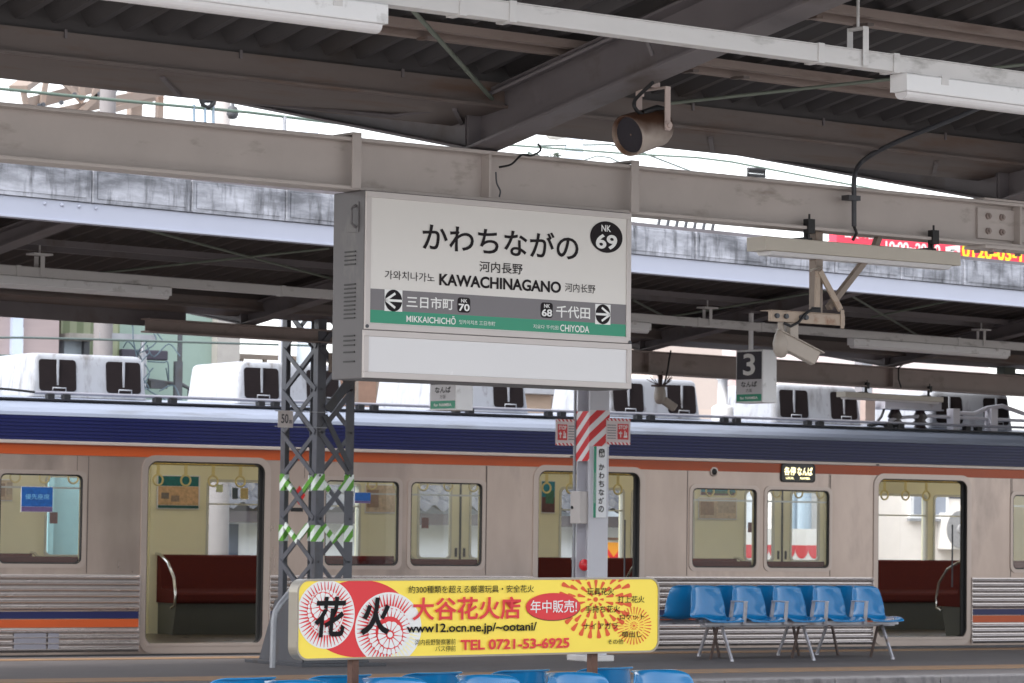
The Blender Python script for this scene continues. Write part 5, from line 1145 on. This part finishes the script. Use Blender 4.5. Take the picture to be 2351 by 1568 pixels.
# houses seen through the train
TILE = M('grey_roof_tile', rgb(50, 52, 60)[:3], .45, var=.3, scale=9, stretch=(1, 1, 2.5))
YW = 35.6
WALLW = M('bluish_white_plaster', rgb(238, 242, 248)[:3], .8, var=.03)
def tile_house(x0, x1, y, ze, label):
    t = Thing('tiled_house', label, 'house', ((x0 + x1) / 2, y, -2.5)); w = t.part('wall', MB().box(x0, x1, y, y + 4.4, -2.5, ze), WALLW)
    mb = MB()
    rows = 7; dep = 2.6; rise = 1.0
    def prof(u, v):
        xx = x0 - .3 + (x1 - x0 + .6) * u; yy = y - .45 + dep * v; row = v * rows
        return Vector((xx, yy, ze + .02 + rise * v + .045 * math.sin(2 * math.pi * xx / .27) + .05 * (1 - (row % 1.0 if v < 1 else 1))))
    mb.grid(prof, int((x1 - x0 + .6) / .045), rows * 4, False); mb.add([(x0 - .3, y + dep - .45, ze + 1.02), (x1 + .3, y + dep - .45, ze + 1.02), (x1 + .3, y + 4.9, ze), (x0 - .3, y + 4.9, ze)], [(0, 1, 2, 3)])
    t.part('tiled_roof', mb, TILE); t.part('eave_board', MB().box(x0 - .25, x1 + .25, y - .40, y - .30, ze - .14, ze + .0), M('dark_eave_wood', rgb(88, 82, 86)[:3], .7, var=.1))
    return t, w
th, w = tile_house(17.75, 24.0, YW, .16, 'white plaster house with grey wavy roof tiles seen through the train')
th.part('dark_post', MB().box(wcoord(520, 1200, YW)[0], wcoord(541, 1200, YW)[0], YW - .08, YW - .001, -2.5, .0), M('blue_grey_post', rgb(76, 86, 104)[:3], .6, var=.1), w)  # dark blue-grey post on the plaster wall
xq, _ = wcoord(498, 1200, 34.4); solo('utility_pole', MB().lathe((xq, 34.4, -2.5), (0, 0, 1), [(0, .15), (3.6, .14), (3.6, 0)], 16), M('pale_concrete_pole', (0, 0, 0)), 'short concrete pole before the tiled house in the left door opening', 'pole', (xq, 34.4, -2.5))
solo('utility_box', MB().box(15.1, 16.6, 34.6, 34.9, -2.5, .65).box(15.05, 15.12, 34.5, 34.62, -2.5, .65), M('pale_teal_panel', rgb(118, 156, 164)[:3], .6, var=.06), 'pale teal panel fence seen in the leftmost train window', 'fence', (15.9, 34.6, -2.5))
YV = 36.4
wh = bldg('house', 'bright white house with downpipes, window and outdoor unit seen through an open door', 27.6, 36.5, YV, YV + 5, 1.45, M('warm_white_siding', rgb(238, 230, 224)[:3], .7, var=.03))
x0, z0 = wcoord(2092, 1180, YV); x1, z1 = wcoord(2165, 1095, YV)
f = wh.part('window', MB().box(x0 - .06, x1 + .06, YV - .05, YV - .001, z0 - .06, z1 + .06), WHITE, wh.w); wh.part('pane', MB().box(x0, x1, YV - .056, YV - .0505, z0, z1), M('grey_window_glass', (0, 0, 0)), f); wh.part('sill', MB().box(x0 - .12, x1 + .12, YV - .10, YV - .0505, z0 - .10, z0 - .0605), GALV, f)
for k, p_ in enumerate((1966, 1978)):
    xq, _ = wcoord(p_, 1200, YV); wh.part('downpipe', MB().tube([(xq, YV - .06, -2.4), (xq, YV - .06, 1.3)], .032, 8), M('brown_grey_downpipe', rgb(150, 128, 128)[:3], .5, var=0))
x0, z0 = wcoord(2180, 1262, YV - .3); x1, z1 = wcoord(2245, 1178, YV - .3)
ou = wh.part('outdoor_unit', MB().box(x0, x1, YV - .35, YV - .002, z0, z1), M('pale_outdoor_unit', rgb(216, 212, 208)[:3], .5, var=.02), bevel=.02)
xc, zc = wcoord(2205, 1215, YV - .35); wh.part('fan_grille', MB().lathe((xc, YV - .352, zc), (0, -1, 0), [(0, .27), (.012, .27), (.012, .08), (.03, .07), (.03, 0)], 24, False), M('grey_fan_grille', rgb(150, 148, 150)[:3], .5, var=.15, scale=30), ou)
x0, z0 = wcoord(2178, 1144, YV - .03); x1, z1 = wcoord(2215, 1132, YV - .03); mb = MB().box(x0, x1, YV - .02, YV - .002, z0, z1); wh.part('name_plate', mb, M('navy_plate', rgb(40, 50, 80)[:3], .5, var=0))
# things between the two houses: poles, red and white scalloped banner, orange stand
YS2 = 35.0
x0, z0 = wcoord(1690, 1275, YS2); x1, z1 = wcoord(1880, 1252, YS2)
bn = Thing('striped_barrier', 'low white barrier with red scalloped band seen through the middle window', 'barrier', ((x0 + x1) / 2, YS2, -2.4)); bw = bn.part('board', MB().box(x0 - 1, x1 + .25, YS2, YS2 + .05, -2.4, z1 + .22), M('white_barrier', rgb(230, 228, 228)[:3], .5, var=.02))
mb = MB(); n_ = 12; L_ = (x1 - x0 + 1.25) / n_
for i in range(n_):
    u = x0 - 1 + i * L_; mb.poly([(u, YS2 - .004, z1)] + [(u + L_ / 2 - L_ / 2 * math.cos(R(a)), YS2 - .004, z1 - .05 - .13 * math.sin(R(a))) for a in range(0, 181, 20)] + [(u + L_, YS2 - .004, z1)])
bn.part('red_scallop', mb, M('red_scallop_cloth', rgb(206, 40, 56)[:3], .6, var=0), bw)
for i, (p_, w_) in enumerate(((1812, .10), (1838, .16))):
    xq, _ = wcoord(p_, 1180, 36.5); solo('steel_pole', MB().lathe((xq, 36.5, -2.4), (0, 0, 1), [(0, w_), (4.1, w_ * .9), (4.1, 0)], 12), M('blue_grey_pole', rgb(130, 148, 164)[:3], .5, var=.05), ('thin' if i == 0 else 'thick') + ' blue grey steel pole seen through the middle train window', 'pole', (xq, 36.5, -2.4))
mc = Thing('parked_motorcycle', 'grey motorcycle shape parked behind the barrier', 'motorcycle', (27.2, 35.6, -.7)) if False else None
bldg('house', 'pale grey wall with dark opening behind the steel poles', 24.2, 27.5, 37.6, 42, 1.3, M('pale_grey_wall', rgb(206, 214, 222)[:3], .7, var=.06))
x0, z0 = wcoord(1385, 1285, 34.2); x1, z1 = wcoord(1465, 1240, 34.2)
sg2 = Thing('street_stand', 'white stand with orange board and red mark seen through the middle door', 'stand', ((x0 + x1) / 2, 34.2, -2.4)); sw = sg2.part('board', MB().box(x0, x1, 34.2, 34.3, -2.4, z1), WHITE)
sg2.part('orange_board', MB().box(x0, x1, 34.19, 34.1985, z1 - .24, z1 - .03), M('orange_board', rgb(240, 160, 50)[:3], .5, var=.03), sw); sg2.part('top_cap', MB().box(x0 - .02, x1 + .02, 34.17, 34.32, z1, z1 + .03), RUST, sw)
xq, zq = wcoord(1408, 1273, 34.19); sg2.part('red_mark', MB().bar((xq - .1, 34.19, zq + .05), (xq, 34.19, zq - .07), .05, .006, (0, 1, 0)).bar((xq, 34.188, zq - .07), (xq + .12, 34.188, zq + .06), .05, .006, (0, 1, 0)), REDA, sw)
# pale building behind the middle of the train roof
bldg('house', 'sunlit cream wall rising behind the train under the name sign', 26.8, 33.4, 47, 53, 2.15, M('cream_render', rgb(206, 190, 180)[:3], .8, var=.05, scale=.8, dirt=((.72, .5, .42), .2, 1.4, (1, 1, 1))))
x0, z0 = wcoord(1205, 905, 45.5); x1, z1 = wcoord(1265, 888, 45.5)
lb = bldg('house', 'small building with grey slab roof right of the cream wall', x0, x1, 45.5, 46.8, z0, M('cream_siding', rgb(170, 150, 134)[:3], .8, var=.06, scale=3, stretch=(1, 1, 8))); lb.part('roof', MB().box(x0 - .2, x1 + .2, 45.2, 47, z0 + .001, z1), GALV)
# pink-patterned hoarding beyond the right end
x0, z0 = wcoord(1460, 925, 60); x1, z1 = wcoord(2230, 800, 60)
ho = Thing('hoarding', 'large white hoarding with faint pink pattern beyond the far canopy', 'hoarding', ((x0 + x1) / 2, 60, -2.4)); hw_ = ho.part('board', MB().box(x0 - 1, x1 + .5, 60, 60.2, -2.4, z1 + .6), M('white_pink_hoarding', rgb(246, 238, 236)[:3], .7, var=.02, dirt=((.86, .52, .48), .42, .7, (1, 1, 1))))
# red illuminated roadside board high behind the canopy
x0, z0 = wcoord(1920, 575, 58); x1, z1 = wcoord(2600, 500, 58); _, z0 = wcoord(2350, 604, 58)
RB = Thing('red_billboard', 'red billboard with opening hours and yellow phone number behind the concrete canopy edge', 'billboard', (x0, 58, -2.4)); rw_ = RB.part('board', MB().box(x0, x1, 58, 58.3, z0, z1), M('red_billboard_face', rgb(236, 60, 84)[:3], .5, var=.02))
RB.part('leg', MB().box(x0 + 1, x0 + 1.3, 58.32, 58.6, -2.4, z1 - .3), GALV); RB.part('leg', MB().box(x1 - 1.3, x1 - 1, 58.32, 58.6, -2.4, z1 - .3), GALV)
Pb = planeY(57.98)
def rbx(xl, yt, yb, xr): u0, v1 = wcoord(xl, yt, 57.98); _, v0 = wcoord(xl, yb, 57.98); u1, _ = wcoord(xr, yt, 57.98); return u0, u1, v0, v1
mb = MB(); text(mb, '営業時間', Pb, *rbx(1938, 521, 545, 2010), bold=.03); text(mb, '10:00~20:30', Pb, *rbx(2032, 553, 577, 2158), bold=.03)
u0, u1, v0, v1 = rbx(2170, 562, 595, 2203); rect(mb, Pb, u0 + (u1 - u0) * .35, u1, v0, v1 - (v1 - v0) * .3); mb.poly([Pb(u0, v1 - (v1 - v0) * .15), Pb(u1, v1 + (v1 - v0) * .05), Pb(u1, v1 - (v1 - v0) * .28), Pb(u0, v1 - (v1 - v0) * .5)])
RB.part('white_lettering', mb, INKW, rw_)
mb = MB(); disc(mb, planeY(57.96), u0 + (u1 - u0) * .68, v0 + (v1 - v0) * .36, (u1 - u0) * .2, (v1 - v0) * .26, 24); disc(mb, planeY(57.97), 0, -100, .1, .1, 6) if False else None
RB.part('phone_dial', mb, M('red_billboard_face', (0, 0, 0)), rw_)
mb = MB(); text(mb, '0120-03-1', Pb, *rbx(2208, 557, 592, 2345), bold=.03); RB.part('yellow_lettering', mb, M('yellow_lettering', rgb(250, 226, 40)[:3], .5, var=0), rw_)
# white building with dark slats behind the canopy edge
x0, z0 = wcoord(1500, 560, 56); x1, z1 = wcoord(1660, 480, 56)
wb_ = bldg('house', 'white building with dark slats above the canopy edge right of the sign', x0, x1, 56, 62, z1 - .5, M('white_render', rgb(200, 186, 178)[:3], .8, var=.02))
for i in range(7):
    xq, zq = wcoord(1506 + i * 21, 525, 55.9); wb_.part('slat', MB().bar((xq - .05, 55.95, zq - .5), (xq + .35, 55.95, zq + 1.2), .045, .06), DGREY)
# ------------------------------------------------------------------ overhead line structures and wires against the sky
GAN = M('pinkish_grey_steel', rgb(142, 126, 116)[:3], .6, var=.12, scale=2, dirt=((.26, .15, .10), .2, 2, (1, 1, 1)))
YG = 47.0
gp = lambda a, b, y=YG: at(a, b, 'T', 1, y)
gt = Thing('line_gantry', 'bolted pinkish steel gantry of the overhead line seen over the near beam', 'gantry', (gp(200, 250).x, YG, -2.4))
for (a, b, w_, h_) in (((62, 240), (318, 186), .20, .06), ((140, 258), (430, 208), .16, .10), ((205, 268), (400, 228), .09, .10), ((42, 204), (130, 176), .10, .30), ((62, 250), (190, 226), .08, .12)):
    p, q = gp(*a), gp(*b); q = q + Vector((0, .8, .1)); gt.part('chord', MB().bar(p, q, h_, w_), GAN)
for a, b in (((52, 200), (60, 245)), ((105, 190), (95, 250)), ((140, 182), (190, 235)), ((190, 230), (185, 180)), ((215, 225), (225, 185)), ((180, 262), (240, 205))):
    gt.part('lattice_bar', MB().bar(gp(*a), gp(*b), .09, .05, (0, 1, 0)), GAN)
mb = MB()
for a in ((58, 247), (66, 246), (90, 243), (98, 241), (185, 226), (170, 218), (228, 216), (240, 214), (262, 210), (140, 236)): v = gp(*a, YG - .16); mb.lathe(v, (0, -1, 0), [(0, .04), (.03, .04), (.03, 0)], 8, False)
gt.part('bolt', mb, DGREY)
gt.part('post', MB().bar((gp(370, 250).x, YG + 1, -2.4), gp(370, 200) + Vector((0, 1, .4)), .20, .18, (0, 1, 0)), GAN)
gt.part('post', MB().bar((gp(420, 250).x, YG + 1, -2.4), gp(428, 205) + Vector((0, 1, .4)), .10, .12, (0, 1, 0)), GAN)
gt.part('post', MB().bar((gp(338, 250).x, YG, -2.4), gp(338, 212), .10, .10, (0, 1, 0)), GAN) if False else None
def pole(px_, py_top, Y, r_, label, mat, name='line_pole'):
    v = gp(px_, py_top, Y); return solo(name, MB().lathe((v.x, Y, -2.4), (0, 0, 1), [(0, r_ * 1.15), (v.z + 2.4, r_), (v.z + 2.4, 0)], 14), mat, label, 'pole', (v.x, Y, -2.4))
pole(507, 232, 48, .16, 'grey concrete line pole rising between beam and roof at left', M('grey_concrete_pole', rgb(168, 162, 160)[:3], .8, var=.08, scale=4))
pole(653, 268, 40, .03, 'thin grey post standing right of the concrete line pole', GALV)
pole(711, 285, 45, .14, 'pale steel pole with diagonal brace near the beam joint', M('pale_blue_steel', rgb(196, 204, 214)[:3], .5, var=.04))
pole(1317, 318, 46, .16, 'pale steel pole right of the rafter joint with a lamp arm', M('pale_blue_steel', (0, 0, 0)))
v = gp(705, 330, 45); solo('diagonal_strut', MB().bar(gp(690, 335, 45), gp(712, 300, 45), .12, .05, (0, 1, 0)).bar(gp(735, 345, 45), gp(712, 318, 45), .12, .05, (0, 1, 0)), GAN, 'short diagonal steel struts on the pale steel pole', 'strut', v)
ins = Thing('insulator_arm', 'black insulator yoke with three drop rods above the beam at left', 'insulator', gp(475, 240, 40)); I_ = lambda a, b: gp(a, b, 40)
ins.part('yoke', MB().tube([I_(460, 225), I_(466, 242), I_(478, 248), I_(490, 238), I_(492, 225)], .035, 8).tube([I_(466, 232), I_(490, 232)], .03, 6), BLACK)
for a in (445, 470, 489): ins.part('rod', MB().tube([I_(a, 240), I_(a + 1, 300)], .022, 6), M('blue_grey_pole', (0, 0, 0)))
for a in (30, 155, 489): ins.part('insulator_disc', MB().lathe(gp(156, 372, 40), (0, 0, 1), [(-.06, 0), (-.06, .03), (.0, .04), (.08, .03), (.1, 0)], 10), BLACK) if a == 155 else None
v = gp(534, 250, 42); solo('hanging_lamp', MB().lathe(v + Vector((0, 0, .12)), (0, 0, -1), [(0, .02), (.08, .03), (.1, .07), (.2, .09), (.26, .06), (.28, 0)], 14), DGREY, 'small round hanging lamp against the sky left of the rafter', 'lamp', v)
WIREM = M('greenish_overhead_wire', rgb(92, 108, 98)[:3], .5, var=0); WIRED = M('dark_overhead_wire', rgb(86, 98, 96)[:3], .5, var=0)
def wire(pts, Y, r_, label, mat=WIREM): q = [gp(a, b, Y) for a, b in pts]; q = [q[0] + (q[0] - q[1]) * 2] + q + [q[-1] + (q[-1] - q[-2]) * 2]; solo('overhead_wire', MB().tube(q, r_, 6), mat, label, 'wire', q[1], group='overhead wires')
wire([(0, 204), (180, 222), (350, 238), (570, 258), (750, 280)], 40, .022, 'greenish overhead wire crossing the sky at upper left')
wire([(0, 379), (250, 384), (450, 416), (750, 437)], 40, .012, 'thin dark wire just above the concrete canopy edge at left', WIRED)
wire([(1330, 345), (1440, 353), (1600, 362), (1680, 372), (1800, 395)], 44, .018, 'greenish wire passing under the loudspeaker', WIREM)
wire([(1345, 333), (1400, 332), (1460, 345), (1530, 372)], 46, .016, 'grey wire sagging right of the lamp pole', WIRED)
wire([(1330, 372), (1370, 358), (1400, 362), (1450, 388)], 46, .014, 'grey wire arching above the beam right of the sign hanger', WIRED)
wire([(0, 775), (60, 775), (250, 780), (420, 785)], 40.5, .016, 'dark wire in front of the pink house', WIRED)
wire([(0, 816), (130, 817), (180, 832)], 40.5, .016, 'lower dark wire in front of the pink house', WIRED)
lp = Thing('street_lamp', 'small street lamp head on the pale pole right of the rafter', 'lamp', gp(1317, 310, 45.8)); lp.part('arm', MB().tube([gp(1317, 312, 45.8), gp(1290, 306, 45.8), gp(1270, 306, 45.8)], .03, 6), GALV); lp.part('head', MB().lathe(gp(1255, 311, 45.8), (1, 0, .1), [(0, 0), (.03, .06), (.2, .09), (.36, .06), (.4, 0)], 12), M('pale_lamp_head', rgb(206, 206, 200)[:3], .4, var=0))
tr = Thing('signal_frame', 'black rectangular signal frame hanging in the sky at right', 'frame', gp(1735, 395, 40)); F_ = lambda a, b: gp(a, b, 40)
tr.part('frame', MB().tube([F_(1716, 388), F_(1755, 391), F_(1755, 405), F_(1716, 402)], .03, 6, closed=True).tube([F_(1736, 404), F_(1736, 416)], .03, 6).tube([F_(1720, 394), F_(1752, 397)], .02, 6), BLACK)
# tree crown peeping over the beam
random.seed(5); c = gp(1262, 372, 62); mb = MB()
for i in range(420):
    a = random.uniform(0, 2 * math.pi); e = random.uniform(-.4, 1); rr_ = random.uniform(.35, 1) ** .6; s_ = .10
    p = c + Vector((math.cos(a) * .8 * rr_ * math.sqrt(max(0, 1 - e * e * .6)), math.sin(a) * .9 * rr_, e * .45 * rr_ - .25)); d1 = Vector((random.uniform(-1, 1), random.uniform(-1, 1), random.uniform(-1, 1))).normalized() * s_; d2 = d1.orthogonal().normalized() * s_ * .6
    mb.poly([p - d1, p + d2, p + d1, p - d2])
tt = Thing('tree', 'small dark tree crown peeping over the near beam', 'tree', (c.x, c.y, -2.4)); tt.part('crown', mb, M('dark_green_leaves', (.03, .045, .03), .8, var=.4, scale=3)); tt.part('trunk', MB().lathe((c.x, c.y, -2.4), (0, 0, 1), [(0, .2), (c.z + 2.4, .08)], 10), M('brown_bark', (.09, .065, .05), .9, var=.2))
